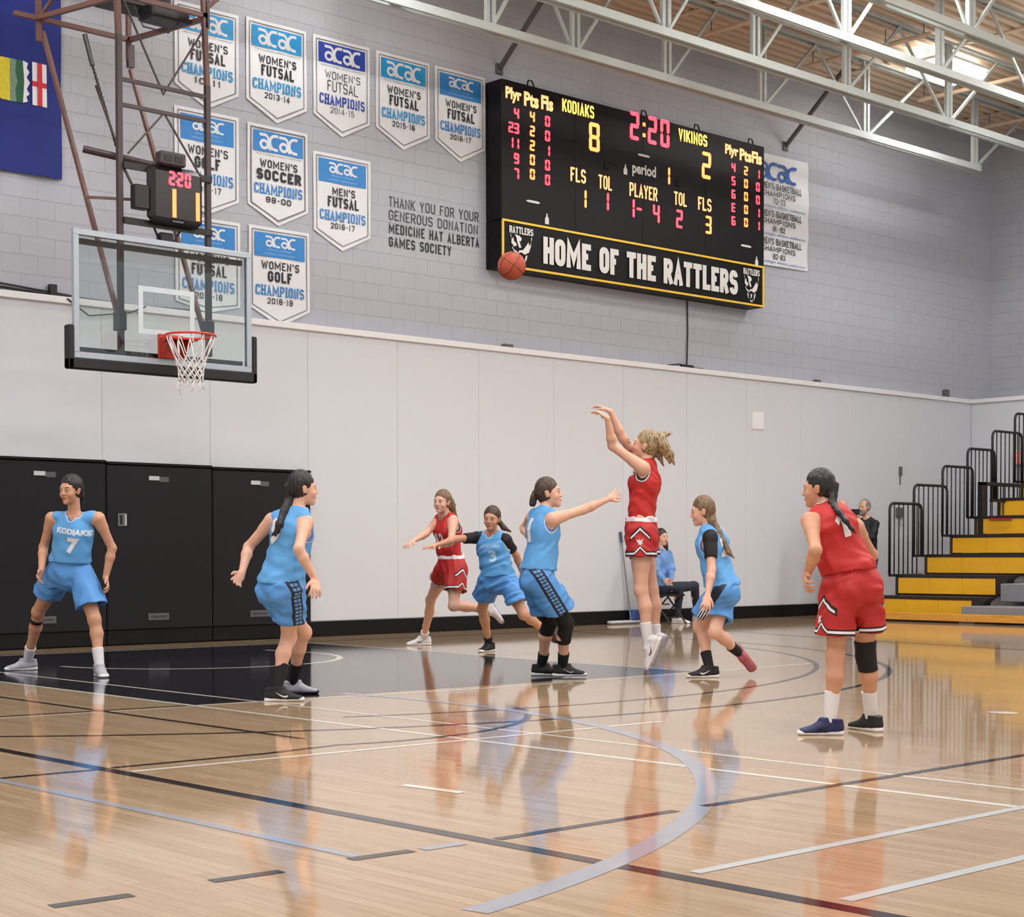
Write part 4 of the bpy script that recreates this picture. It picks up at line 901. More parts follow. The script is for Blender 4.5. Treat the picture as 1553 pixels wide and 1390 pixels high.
# ---- shader maths on per-vertex pattern coordinates
class Ex:
    def __init__(s, nt, o): s.nt = nt; s.o = o
    def _m(s, op, b=None, c=None):
        n = s.nt.nodes.new('ShaderNodeMath'); n.operation = op; s.nt.links.new(s.o, n.inputs[0])
        for i, x in ((1, b), (2, c)):
            if x is None: continue
            if isinstance(x, Ex): s.nt.links.new(x.o, n.inputs[i])
            else: n.inputs[i].default_value = x
        return Ex(s.nt, n.outputs[0])
    def __add__(s, b): return s._m('ADD', b)
    def __sub__(s, b): return s._m('SUBTRACT', b)
    def __mul__(s, b): return s._m('MULTIPLY', b)
    def __truediv__(s, b): return s._m('DIVIDE', b)
    def abs(s): return s._m('ABSOLUTE')
    def lt(s, b): return s._m('LESS_THAN', b)
    def gt(s, b): return s._m('GREATER_THAN', b)
    def mx(s, b): return s._m('MAXIMUM', b)
    def mn(s, b): return s._m('MINIMUM', b)
    def frac(s): return s._m('FRACT')
def patmat(name, base, layers_fn, rough=.7, attr='pat', bump=.25, bscale=140, sheen=0.0, var=.05, sss=0.0):
    """base colour with crisp printed / natural areas; layers_fn(x,y,z)->[(mask, colour)]"""
    if name in MATS: return MATS[name]
    m = bpy.data.materials.new(name); m.use_nodes = True; nt = m.node_tree; N = nt.nodes; L = nt.links; b = N['Principled BSDF']
    b.inputs['Roughness'].default_value = rough
    if sss: b.inputs['Subsurface Weight'].default_value = sss; b.inputs['Subsurface Radius'].default_value = (.02, .008, .005); b.inputs['Subsurface Scale'].default_value = .5
    at = N.new('ShaderNodeAttribute'); at.attribute_name = attr; sp = N.new('ShaderNodeSeparateXYZ'); L.new(at.outputs['Vector'], sp.inputs[0])
    x, y, z = (Ex(nt, sp.outputs[i]) for i in range(3))
    tc = N.new('ShaderNodeTexCoord'); nz = N.new('ShaderNodeTexNoise'); nz.inputs['Scale'].default_value = 9; nz.inputs['Detail'].default_value = 3; L.new(tc.outputs['Object'], nz.inputs['Vector'])
    mx = N.new('ShaderNodeMix'); mx.data_type = 'RGBA'; mx.inputs['A'].default_value = tuple(c*(1-var) for c in base[:3])+(1,); mx.inputs['B'].default_value = tuple(min(1, c*(1+var)) for c in base[:3])+(1,)
    L.new(nz.outputs['Fac'], mx.inputs['Factor']); cur = mx.outputs['Result']
    for msk, c in layers_fn(x, y, z):
        q = N.new('ShaderNodeMix'); q.data_type = 'RGBA'; L.new(msk.o, q.inputs['Factor']); L.new(cur, q.inputs['A']); q.inputs['B'].default_value = c; cur = q.outputs['Result']
    L.new(cur, b.inputs['Base Color'])
    n2 = N.new('ShaderNodeTexNoise'); n2.inputs['Scale'].default_value = bscale; L.new(tc.outputs['Object'], n2.inputs['Vector'])
    bp = N.new('ShaderNodeBump'); bp.inputs['Strength'].default_value = bump; bp.inputs['Distance'].default_value = .002; L.new(n2.outputs['Fac'], bp.inputs['Height']); L.new(bp.outputs['Normal'], b.inputs['Normal'])
    MATS[name] = m; return m
def skin_mat(name, col, lip, brow):
    def lay(x, y, z):
        fr = y.gt(.045); ax = x.abs()
        def ell(cx, cz, rx, rz, use=ax): u = (use-cx)/rx; v = (z-cz)/rz; return (u*u+v*v).lt(1.0)*fr
        return [(ell(.031, .008, .0165, .0085), rgb(70, 48, 40)), (ell(.031, .008, .0135, .0058), rgb(225, 220, 214)), (ell(.031, .008, .006, .006), rgb(45, 30, 24)),
                (ell(.033, .0285, .019, .0038), brow), (ell(0, -.056, .023, .0085, x), lip), (ell(0, -.056, .018, .0012, x), rgb(96, 40, 40))]
    return patmat(name, col, lay, .5, 'head', .12, 200, sss=.06, var=.05)
SKIN_A = skin_mat('warm_skin', rgb(205, 152, 122), rgb(176, 88, 82), rgb(50, 34, 28)); SKIN_B = skin_mat('fair_skin', rgb(222, 174, 150), rgb(196, 104, 98), rgb(96, 66, 48))
SKIN_M = skin_mat('ruddy_skin', rgb(208, 158, 136), rgb(176, 104, 96), rgb(120, 110, 104))
def jersey_mat(name, base, trims):
    # pat.x = distance to armhole cut, pat.y = distance to neck cut, pat.z = height over hem
    def lay(x, y, z):
        out = []
        for w_, c in trims: out += [((x.mn(y)).lt(w_), c)]
        return out
    return patmat(name, base, lay, .62, bump=.5, bscale=260)
CB = rgb(92, 164, 226); CB2 = rgb(84, 150, 220); CR = rgb(190, 36, 34); CR2 = rgb(182, 34, 34); NAVY = rgb(20, 26, 52); WHT = rgb(232, 230, 234); BLK = rgb(16, 15, 18)
JB = jersey_mat('blue_jersey_cloth', CB, [(.013, rgb(205, 222, 236)), (.006, rgb(60, 110, 175))])
JR = jersey_mat('red_jersey_cloth', CR, [(.017, BLK), (.012, WHT), (.006, BLK)])
def sb_lay(x, y, z):   # blue shorts: navy side band with pale lattice
    o = z.gt(0.0); ay = y.abs()
    return [(ay.lt(.047)*o, NAVY), (ay.lt(.026)*o*((x/.03).frac().gt(.35)), rgb(96, 150, 205)), (ay.lt(.003)*o, NAVY)]
SB_M = patmat('blue_shorts_cloth', CB2, sb_lay, .55, bump=.4, bscale=220)
SB_P = patmat('blue_shorts_plain_cloth', CB2, lambda x, y, z: [((y.abs().lt(.03)*z.gt(0)*y.abs().gt(.012)), rgb(60, 112, 178))], .55, bump=.4, bscale=220)
SB_3 = patmat('blue_shorts_three_stripe', CB2, lambda x, y, z: [(y.abs().lt(.04)*z.gt(0)*x.lt(.4), NAVY), (((y+.04)/.022).frac().lt(.4)*y.abs().lt(.036)*z.gt(0)*x.lt(.12), WHT)], .55, bump=.4, bscale=220)
def sr_lay(x, y, z):   # red shorts: zigzag hem, chevron above, x = height over hem, y = front-back distance from the side seam, z>0 outer side
    o = z.gt(0.0); ay = y.abs()
    pk = (ay*-1.0+.05).mx(0.0)*1.0*o; h = x-pk
    lay = [((h-.022).abs().lt(.019), BLK), ((h-.022).abs().lt(.0075), WHT)]
    c = x+ay*.95-.225; lay += [(c.abs().lt(.024)*ay.lt(.085)*o, BLK), ((c+.004).abs().lt(.009)*ay.lt(.078)*o, WHT)]
    lay += [(x.gt(5.0), WHT)]
    return lay
SR_M = patmat('red_shorts_cloth', CR2, sr_lay, .6, bump=.4, bscale=220)
def hair_mat(name, c1, c2):
    if name in MATS: return MATS[name]
    m = bpy.data.materials.new(name); m.use_nodes = True; nt = m.node_tree; N = nt.nodes; L = nt.links; b = N['Principled BSDF']; b.inputs['Roughness'].default_value = .42
    tc = N.new('ShaderNodeTexCoord'); mp = N.new('ShaderNodeMapping'); mp.inputs['Scale'].default_value = (70, 70, 12); n = N.new('ShaderNodeTexNoise'); n.inputs['Scale'].default_value = 1.5; n.inputs['Detail'].default_value = 3
    L.new(tc.outputs['Object'], mp.inputs['Vector']); L.new(mp.outputs['Vector'], n.inputs['Vector'])
    r = N.new('ShaderNodeValToRGB'); r.color_ramp.elements[0].position = .35; r.color_ramp.elements[0].color = c1; r.color_ramp.elements[1].position = .65; r.color_ramp.elements[1].color = c2
    L.new(n.outputs['Fac'], r.inputs['Fac']); L.new(r.outputs['Color'], b.inputs['Base Color'])
    bp = N.new('ShaderNodeBump'); bp.inputs['Strength'].default_value = .5; bp.inputs['Distance'].default_value = .004; L.new(n.outputs['Fac'], bp.inputs['Height']); L.new(bp.outputs['Normal'], b.inputs['Normal'])
    MATS[name] = m; return m
H_BLK = hair_mat('black_hair', rgb(14, 12, 13), rgb(38, 32, 31)); H_BRN = hair_mat('brown_hair', rgb(46, 32, 25), rgb(84, 62, 48)); H_BLD = hair_mat('dark_blonde_hair', rgb(92, 74, 54), rgb(186, 164, 122)); H_LBR = hair_mat('light_brown_hair', rgb(82, 62, 44), rgb(140, 114, 84)); H_GRY = hair_mat('grey_hair', rgb(96, 92, 90), rgb(150, 146, 142))
H_DK2 = hair_mat('dark_brown_hair', rgb(24, 18, 18), rgb(56, 42, 40))
SOCKW = mat('white_sock_knit', rgb(226, 225, 228), .8, 0, .03, 10, .2, 200); SOCKB = mat('black_sock_knit', rgb(20, 19, 21), .8, 0, .05, 10, .2, 200)
SOLEW = mat('white_rubber_sole', rgb(232, 232, 232), .5, 0, .02); SHB = mat('black_shoe_fabric', rgb(24, 22, 25), .6, 0, .1, 30); SHW = mat('white_shoe_fabric', rgb(220, 220, 224), .6, 0, .06, 30); SHN = mat('navy_shoe_fabric', rgb(30, 38, 84), .6, 0, .25, 12); SHG = mat('grey_shoe_fabric', rgb(168, 168, 180), .6, 0, .25, 16); SHR = mat('dark_red_shoe_panel', rgb(120, 34, 40), .5); SHP = mat('pinkish_red_shoe', rgb(170, 90, 100), .6, 0, .15, 20); SHK = mat('brown_shoe', rgb(70, 42, 38), .6)
KNEE = mat('black_knee_sleeve', rgb(14, 13, 15), .75, 0, .05, 12, .15, 200); UNDER = mat('black_undershirt', rgb(15, 14, 17), .7, 0, .05)
NUMW = mat('white_number_print', rgb(228, 230, 234), .6); NUMO = mat('dark_number_outline', rgb(46, 60, 100), .6); NUMK = mat('black_number_outline', rgb(40, 14, 16), .6); LETB = mat('pale_jersey_print', rgb(176, 208, 236), .6)

def decal(name, V2, F2, target, O, U, Vv, su, sv, m, parent, sub=2, lift=.003, org=(0, 0, 0)):
    """print a flat shape onto a cloth surface: V2 in 0..1, centred on O, width su along U, height sv along Vv"""
    bm = bmesh.new(); vs = [bm.verts.new((a, b, 0)) for a, b in V2]
    for f in F2:
        try: bm.faces.new([vs[i] for i in f])
        except ValueError: pass
    bmesh.ops.triangulate(bm, faces=bm.faces[:])
    for _ in range(sub):
        lg = [e for e in bm.edges if max(abs(e.verts[0].co.x-e.verts[1].co.x)*su, abs(e.verts[0].co.y-e.verts[1].co.y)*sv) > .012]
        if lg: bmesh.ops.subdivide_edges(bm, edges=lg, cuts=1); bmesh.ops.triangulate(bm, faces=[f for f in bm.faces if len(f.verts) > 3])
    me0 = target.data; n = len(me0.vertices); co = np.empty(n*3); me0.vertices.foreach_get('co', co); co = co.reshape(-1, 3)+np.asarray(org)
    qs = np.empty(len(me0.polygons)*4, np.int32); me0.loops.foreach_get('vertex_index', qs)
    tree = _tree(target, co, qs.reshape(-1, 4))
    U, Vv = nrm(U), nrm(Vv); W = nrm(np.cross(U, Vv)); out = []
    for v in bm.verts:
        p = np.asarray(O)+U*(v.co.x-.5)*su+Vv*(v.co.y-.5)*sv
        h_, nn, _, _ = tree.ray_cast(Vector(p+W*.22), Vector(-W), .6)
        if h_ is None or (Vector(h_)-Vector(p)).length > .2:
            h_, nn, _, _ = tree.find_nearest(Vector(p))
        out.append(Vector(h_)+Vector(W)*lift)
    for v, c in zip(bm.verts, out): v.co = c-Vector(org)
    me = bpy.data.meshes.new(name); bm.to_mesh(me); bm.free(); me.materials.append(m); o = bpy.data.objects.new(name, me); COL.objects.link(o); o.parent = parent
    return o
_TR = {}
def _tree(t, co, q):
    if t.name not in _TR: _TR[t.name] = BVHTree.FromPolygons([tuple(c) for c in co], [tuple(int(i) for i in f) for f in q])
    return _TR[t.name]
SWOOSH = ([(.0, .32), (.1, .08), (.3, .02), (.55, .25), (1, .98), (.6, .52), (.36, .34), (.2, .32), (.1, .42)], [(0, 1, 2, 7, 8), (2, 3, 6, 7), (3, 4, 5, 6)])
EMBL = ([(0, 1), (.3, .68), (.42, .95), (.55, .7), (1, .95), (.72, .55), (.95, .3), (.68, .3), (.6, 0), (.45, .25), (.25, .05), (.28, .35), (.08, .5)], [tuple(range(13))])

def person(spec):
    g = spec.get; s = g('s', 1.0); h = g('h', .0075); name_label = spec['label']
    J = {}; z0 = spec['depth']
    pel = atdepth(*spec['pelvis'][:2], z0+(spec['pelvis'][2] if len(spec['pelvis']) > 2 else 0))
    pf = yawdir(spec['yaw']); pl = np.cross(UP, pf)          # pelvis forward, person's left
    cf = yawdir(g('cyaw', spec['yaw'])); 
    neck = atdepth(*spec['neck'][:2], z0+(spec['neck'][2] if len(spec['neck']) > 2 else 0))
    spine = nrm(neck-pel); torso = np.linalg.norm(neck-pel)
    cf = nrm(cf-spine*(cf@spine)); cl = nrm(np.cross(spine, cf)); pu = nrm(UP*.6+spine*.4); pf = nrm(pf-pu*(pf@pu)); pl = nrm(np.cross(pu, pf))
    waist = pel+(neck-pel)*.36+cf*.012*s; chest = pel+(neck-pel)*.72+cf*.0
    male = g('male', False)
    hw = .088*s; sw = (.165 if male else .15)*s
    hip = {'L': pel+pl*hw-pu*.02*s, 'R': pel-pl*hw-pu*.02*s}
    sh0 = neck-spine*.055*s
    def reach(par, u, v, Lb, sg):
        d = ray(u, v); o = CAM-par; A = d@d; B = 2*d@o; C = o@o-Lb*Lb; D = B*B-4*A*C
        t = -B/(2*A) if D < 0 else (-B+sg*math.sqrt(D))/(2*A)
        return CAM+d*t
    sho = {}; elb = {}; wri = {}; tip = {}
    for sd, sg in (('L', 1), ('R', -1)):
        a = spec['arm'+sd]; base = sh0+cl*sg*sw
        if a.get('s'): sp = atdepth(a['s'][0], a['s'][1], depth_of(base)+a.get('sd', 0))
        else: sp = base
        sho[sd] = sp
        elb[sd] = reach(sp, a['e'][0], a['e'][1], .285*s, a['e'][2]); wri[sd] = reach(elb[sd], a['w'][0], a['w'][1], .245*s, a['w'][2])
        tip[sd] = reach(wri[sd], a['t'][0], a['t'][1], .16*s, a['t'][2])
    kne = {}; ank = {}; fdir = {}; fup = {}
    for sd in 'LR':
        a = spec['leg'+sd]
        if 'air' in a:        # foot off the floor
            k_ = reach(hip[sd], a['k'][0], a['k'][1], .42*s, a['k'][2]); an = reach(k_, a['a'][0], a['a'][1], .40*s, a['a'][2]); kne[sd] = k_; ank[sd] = an
            tp = reach(an, a['toe'][0], a['toe'][1], .19*s, a['toe'][2]); fdir[sd] = nrm(tp-an); 
            upv = nrm(k_-an); fdir[sd] = nrm(fdir[sd]*1.0+0*upv); fu = upv-fdir[sd]*(upv@fdir[sd]); fup[sd] = nrm(fu)
            fdir[sd] = nrm(fdir[sd]+fup[sd]*a.get('pitch', .25)); fup[sd] = nrm(fup[sd]-fdir[sd]*(fup[sd]@fdir[sd]))
        else:
            fy_ = .085*s
            toe = onfloor(a['toe'][0], a['toe'][1], .02); heel = onfloor(a['heel'][0], a['heel'][1], .02)
            if 'fd' in a: d_ = yawdir(a['fd'])
            else: d_ = nrm((toe-heel)*np.array([1, 1, 0]))
            fdir[sd] = d_; fup[sd] = UP.copy()
            mid = onfloor((a['toe'][0]+a['heel'][0])/2, max(a['toe'][1], a['heel'][1])-1, .0)
            dpt = depth_of(mid)-(d_@FH)*.05*s
            an = atdepth(a['a'][0], a['a'][1], dpt); an = an.copy(); an[2] = fy_+a.get('lift', 0); ank[sd] = an
            best = None
            for dd in np.linspace(-.35, .35, 71):
                K = atdepth(a['k'][0], a['k'][1], (depth_of(hip[sd])+depth_of(an))/2+dd)
                c = (np.linalg.norm(K-hip[sd])-.42*s)**2+(np.linalg.norm(K-an)-.40*s)**2
                bend = (K-(hip[sd]+an)/2)@pf
                if bend < -.01: c += .02+(bend**2)
                if best is None or c < best[0]: best = (c, K)
            kne[sd] = best[1]
    base = np.array([pel[0], pel[1], 0.]); org = base
    root = empty('person', base); tag(root, name_label, 'person', g('group'))
    if g('report'): print(spec['id'], 'torso %.2f' % (torso/s), 'thigh', *['%.2f' % (np.linalg.norm(kne[q]-hip[q])/s) for q in 'LR'], 'shin', *['%.2f' % (np.linalg.norm(kne[q]-ank[q])/s) for q in 'LR'], 'ua', *['%.2f' % (np.linalg.norm(elb[q]-sho[q])/s) for q in 'LR'], 'fa', *['%.2f' % (np.linalg.norm(elb[q]-wri[q])/s) for q in 'LR'], 'sh', *['%.2f' % (np.linalg.norm(sho[q]-neck)/s) for q in 'LR'], 'pz %.2f' % pel[2])
    # ---------------- body prims
    def torso_prims(e=0.0, up_to=1.0, w=1.0):
        q = [Pr(pel-pu*.03*s, pel+pu*.05*s, (.150*s*w+e, .142*s*w+e), (.105*s+e, .10*s+e), pl, k=.03),
             Pr(pel+pu*.06*s, waist, (.138*s*w+e, .122*s*w+e), (.095*s+e, .086*s+e), pl+cl, k=.04),
             Pr(waist, chest, (.122*s*w+e, .148*s*w+e), (.086*s+e, .104*s+e), cl, k=.04),
             Pr(chest, neck-spine*.05*s, (.148*s*w+e, .10*s*w+e), (.104*s+e, .07*s+e), cl, k=.04)]
        if not male:
            for sg in (-1, 1): q.append(Pr(chest-spine*.015*s+cf*.06*s+cl*sg*.062*s, chest-spine*.03*s+cf*.066*s+cl*sg*.062*s, .05*s+e, k=.03))
        return q
    hf = yawdir(g('hyaw', spec['yaw'])); hp_ = g('hpitch', 0.0); head = atdepth(spec['head'][0], spec['head'][1], depth_of(neck)+(spec['head'][2] if len(spec['head']) > 2 else 0.0))
    hu = nrm(UP*.8+.2*nrm(head-neck)); hf = nrm(hf*math.cos(math.radians(hp_))+UP*math.sin(math.radians(hp_))); hu = nrm(hu-hf*(hu@hf)); hl = nrm(np.cross(hu, hf)); S = s*g('hs', 1.07)
    def H(x, y, z): return head+(hl*x+hf*y+hu*z)*S
    B = torso_prims()
    for sg in (-1, 1): B.append(Pr(pel+pl*sg*.07*s-pf*.045*s-pu*.03*s, pel+pl*sg*.07*s-pf*.05*s-pu*.04*s, .080*s, k=.04))
    B.append(Pr(neck-spine*.06*s, H(0, -.022, -.06), (.056*s, .05*s), (.052*s, .05*s), cl, k=.03))
    ab = 1.12 if male else 1.0
    for sd, sg in (('L', 1), ('R', -1)):
        B.append(Pr(neck-spine*.045*s+cl*sg*.03*s, sho[sd], (.05*s, .05*s), k=.04))
        B.append(Pr(sho[sd], sho[sd]+(elb[sd]-sho[sd])*.3, (.053*s*ab, .046*s*ab), k=.03))
        B.append(Pr(sho[sd]+(elb[sd]-sho[sd])*.2, elb[sd], (.045*s*ab, .036*s*ab), k=.02))
        m_ = elb[sd]+(wri[sd]-elb[sd])*.3
        B.append(Pr(elb[sd], m_, (.037*s*ab, .04*s*ab), k=.02)); B.append(Pr(m_, wri[sd], (.039*s*ab, .026*s*ab), (.037*s*ab, .021*s*ab), cl, k=.015))
        # hand
        a = spec['arm'+sd]; dr = nrm(tip[sd]-wri[sd]); pn = nrm(a['pn'][0]*RH+a['pn'][1]*UP-a['pn'][2]*FH) if 'pn' in a else nrm(-cl*sg)
        pn = pn-dr*(pn@dr)
        if np.linalg.norm(pn) < .15: pn = np.cross(dr, RH)
        pn = nrm(pn); sdv = nrm(np.cross(dr, pn)); thumb = sdv*(1 if a.get('th', 1) > 0 else -1); W = wri[sd]; hs = s*a.get('hs', .98); cu = a.get('curl', 22)
        B.append(Pr(W, W+dr*.035*hs, (.026*hs, .036*hs), (.020*hs, .016*hs), sdv, k=.012)); B.append(Pr(W+dr*.035*hs, W+dr*.085*hs, (.037*hs, .040*hs), (.016*hs, .013*hs), sdv, k=.01))
        for fi in range(4):
            off = (fi-1.5); b0 = W+dr*(.088-.004*abs(off))*hs+thumb*(-off)*.0215*hs; fd = nrm(dr+thumb*(-off)*.16); ln = (.074, .082, .077, .060)[fi]*hs
            ang = math.radians(cu*.6); p0 = b0
            for sgm, fr_ in enumerate((.42, .32, .26)):
                d2 = fd*math.cos(ang)+pn*math.sin(ang); p1 = p0+d2*ln*fr_; B.append(Pr(p0, p1, ((.0098, .0088, .008)[sgm]*hs, (.0088, .008, .0072)[sgm]*hs), k=.004)); p0 = p1; ang += math.radians(cu)
        t0 = W+dr*.028*hs+thumb*.026*hs; t1 = t0+(dr*.6+thumb*.65+pn*.3)*.042*hs; t2 = t1+nrm(dr*.85+thumb*.3+pn*.3)*.036*hs
        B.append(Pr(t0, t1, (.014*hs, .0115*hs), k=.008)); B.append(Pr(t1, t2, (.0112*hs, .009*hs), k=.004))
    # legs
    lb = 1.05 if male else 1.0
    for sd, sg in (('L', 1), ('R', -1)):
        hq, kq, aq = hip[sd], kne[sd], ank[sd]; bk_ = -pf
        B.append(Pr(hq+pl*sg*.0, hq+(kq-hq)*.55, (.088*s*lb, .072*s*lb), k=.03)); B.append(Pr(hq+(kq-hq)*.5, kq, (.072*s*lb, .054*s*lb), k=.03))
        B.append(Pr(kq+pf*.008*s, kq+pf*.008*s-UP*.01, .05*s*lb, k=.02))
        cm = kq+(aq-kq)*.32+bk_*.016*s
        B.append(Pr(kq+bk_*.004*s, cm, (.05*s*lb, .055*s*lb), k=.025)); B.append(Pr(cm, kq+(aq-kq)*.72, (.054*s*lb, .037*s*lb), k=.02)); B.append(Pr(kq+(aq-kq)*.66, aq, (.039*s*lb, .033*s*lb), k=.015))
        fd, fu = fdir[sd], fup[sd]
        B.append(Pr(aq-fu*.04*s-fd*.03*s, aq-fu*.055*s+fd*.12*s, (.03*s, .03*s), (.025*s, .018*s), np.cross(fu, fd), k=.02))
    # head
    B += [Pr(H(0, -.012, .03), H(0, -.014, .032), .074*S, .092*S, hl, k=.02, cap=.084*S), Pr(H(0, .03, .0), H(0, .045, -.062), (.064*S, .036*S), (.058*S, .034*S), hl, k=.03),
          Pr(H(0, .03, -.05), H(0, .035, -.05), .052*S, .045*S, hl, k=.02, cap=.04*S),
          Pr(H(0, .066, -.088), H(0, .068, -.088), .02*S, k=.02)]
    for sg in (-1, 1):
        B.append(Pr(H(sg*.031, .098, .008), H(sg*.031, .098, .008), .019*S, k=.012, op='s')); B.append(Pr(H(sg*.031, .072, .008), H(sg*.031, .0725, .008), .0155*S, k=.004))
        B.append(Pr(H(sg*.014, .083, .028), H(sg*.044, .074, .028), .0075*S, k=.012)); B.append(Pr(H(sg*.042, .055, -.025), H(sg*.04, .058, -.028), .022*S, k=.02))
        B.append(Pr(H(sg*.074, -.008, .012), H(sg*.07, -.004, -.022), (.012*S, .009*S), (.019*S, .012*S), hl, k=.006))
    B += [Pr(H(0, .084, .012), H(0, .099, -.022), (.0075*S, .0115*S), k=.012), Pr(H(-.011, .09, -.026), H(.011, .09, -.026), .008*S, k=.008),
          Pr(H(-.014, .085, -.051), H(.014, .085, -.051), .0075*S, k=.008), Pr(H(-.011, .083, -.061), H(.011, .083, -.061), .008*S, k=.006)]
    V, Q = sdf_mesh(B, h)
    hd = np.stack([((V-head)@hl)/S, ((V-head)@hf)/S, ((V-head)@hu)/S], 1)
    far = np.linalg.norm(V-head, axis=1) > .16*S; hd[far] = (0, -9, 0)
    body = qmesh('body', V, Q, spec.get('skin', SKIN_A), root, {'head': hd}, org)
    # ---------------- clothes
    rnd = np.random.RandomState(spec.get('seed', 3)); dirs = [nrm(rnd.randn(3)) for _ in range(5)]; fr = rnd.uniform(34, 95, 5)
    def wr(G, amp=.0046): return amp*sum(np.sin((G@d)*f+i+1.6*np.sin((G@dirs[(i+2) % 5])*f*.45)) for i, (d, f) in enumerate(zip(dirs, fr)))/2.2
    top = g('top', 'jersey')
    if top in ('jersey', 'jacket', 'shirt'):
        e = (.016 if g('tuck') else .012) if top == 'jersey' else .02
        tuck = g('tuck', False); hemc = pel+pu*g('hem', .03)*s
        q = torso_prims(e, w=1.0)[2 if tuck else 1:] if not tuck else torso_prims(e)[1:]
        ww = g('flare', .02)
        if not tuck:
            q.append(Pr(chest, waist, (.155*s+e, .145*s+e), (.108*s+e, .104*s+e), cl, k=.03)); q.append(Pr(waist, hemc, (.146*s+e, .158*s+ww), (.104*s+e, .122*s+ww), cl+pl, k=.03, clip=[(hemc, -pu)], cap=.11))
        for sd, sg in (('L', 1), ('R', -1)): q.append(Pr(neck-spine*.03*s+cl*sg*.05*s, neck+(sho[sd]-neck)*.8+spine*.006*s, (.058*s, .056*s), k=.02))
        if top != 'jersey':
            for sd in 'LR':
                q.append(Pr(sho[sd], elb[sd], (.073*s, .060*s), k=.03)); q.append(Pr(elb[sd], elb[sd]+(wri[sd]-elb[sd])*.93, (.055*s, .04*s), k=.02))
        ah = []
        if top == 'jersey':
            for sd, sg in (('L', 1), ('R', -1)):
                c0 = sho[sd]+cl*sg*.034*s-spine*.025*s; ah.append((c0, cl*sg)); q.append(Pr(c0, c0+cl*sg*.08*s-spine*.04*s, (.066*s, .085*s), (.066*s, .085*s), cf, k=.003, op='s'))
        nc = neck+cf*.035*s+spine*.045*s; 
        q.append(Pr(nc, nc+spine*.04*s, (.066*s, .06*s), (.064*s, .06*s), cl, k=.003, op='s'))
        if top == 'jersey': q.append(Pr(nc, nc-spine*.055*s+cf*.05*s, (.05*s, .022*s), k=.003, op='s'))
        cutp = (hemc if not tuck else pel+pu*.055*s)
        for p in q:
            if p.op == 'u': p.clip = [(cutp, -pu)]
        hh = g('ch', h)
        V, Q = sdf_mesh(q, hh, wr)
        da = np.full(len(V), 1.); dn = np.full(len(V), 1.)
        for p in q:
            if p.op == 's':
                dd = np.abs(p.dist(V)); 
                if any(np.allclose(p.A, c0) for c0, _ in ah): da = np.minimum(da, dd)
                else: dn = np.minimum(dn, dd)
        if top != 'jersey': da[:] = 1; dn[:] = 1
        pat = np.stack([da, dn, (V-hemc)@pu], 1)
        jer = qmesh(top if top != 'jersey' else 'jersey', V, Q, spec['topm'], root, {'pat': pat}, org)
        for (txt, kind_, u0, v0, wd, ht, m_, bold, nm) in g('prints', []):
            front = kind_ == 'front'; O = waist+(neck-waist)*v0+cl*(u0 if front else u0)*s+(cf if front else -cf)*.12*s
            U = cl if front else -cl        # reading direction runs to the reader's right
            t2 = text_geo(txt, bold) if isinstance(txt, str) else txt
            decal(nm, t2[0], t2[1], jer, O, U, spine, wd*s, ht*s, m_, jer, org=org, lift=(.004 if m_ in (NUMW, LETB) else .0025))
    # undershirt sleeves
    for sd in g('under', ''):
        E1 = sho[sd]+(elb[sd]-sho[sd])*.62; V, Q = sdf_mesh([Pr(neck+(sho[sd]-neck)*.6-spine*.01*s, sho[sd], .064*s, k=.02), Pr(sho[sd]-(elb[sd]-sho[sd])*.05, E1, (.066*s, .056*s), k=.02, clip=[(E1, nrm(elb[sd]-sho[sd]))])], h, lambda G: wr(G, .0018)); qmesh('undershirt_sleeve', V, Q, UNDER, root, None, org)
    # shorts / trousers
    if 'shortm' in spec:
        q = []; ht_ = {}; fl_ = g('sflare', 1.0)
        topc = pel+pu*.115*s
        q.append(Pr(pel-pu*.035*s, pel+pu*.11*s, (.172*s, .160*s), (.132*s, .126*s), pl, k=.03, clip=[(topc, pu)]))
        for sg in (-1, 1): q.append(Pr(pel+pl*sg*.07*s-pf*.05*s-pu*.03*s, pel+pl*sg*.07*s-pf*.055*s-pu*.05*s, .098*s, k=.03))
        for sd, sg in (('L', 1), ('R', -1)):
            td = nrm(kne[sd]-hip[sd]); f_ = spec['hemt'][sd] if isinstance(spec['hemt'], dict) else spec['hemt']; hm = hip[sd]+td*f_*.42*s; nrm_ = nrm(td*.75-UP*.25+pl*sg*.0); ht_[sd] = (hm, nrm_, td, sg)
            q.append(Pr(hip[sd]+pl*sg*.012*s, hm+pl*sg*.012*s+td*.02, (.108*s, .122*s*fl_), (.118*s, .128*s*fl_), pl, k=.02, clip=[(hm, nrm_)]))
        for sd, sg in (('L', 1), ('R', -1)):
            hm, n_, td, _ = ht_[sd]; q.append(Pr(hm+pl*sg*.012*s-td*.05*s, hm+pl*sg*.012*s+td*.10*s, (.085*s, .112*s*fl_), (.09*s, .118*s*fl_), pl, k=.002, op='s'))
        V, Q = sdf_mesh(q, g('ch', h), lambda G: wr(G, .0058))
        side = (V-pel)@pl; pat = np.zeros((len(V), 3))
        for sd, sg in (('L', 1), ('R', -1)):
            hm, n_, td, _ = ht_[sd]; m_ = (side*sg) >= 0; X = V[m_]-hm
            # seam bends from the thigh axis up to the hip side
            hx = -(X@n_); fr_ = nrm(np.cross(td, pl)); fr_ = fr_ if fr_@pf > 0 else -fr_
            seam = g('seam', 0.0)*s
            pat[m_] = np.stack([hx/s, (X@fr_)/s-seam/s, (X@(pl*sg))/s-.02], 1)
        if g('belt'): 
            bz = (V-pel)@pu; pat[bz > .078*s, 0] = 9
        sh = qmesh('shorts', V, Q, spec['shortm'], root, {'pat': pat}, org)
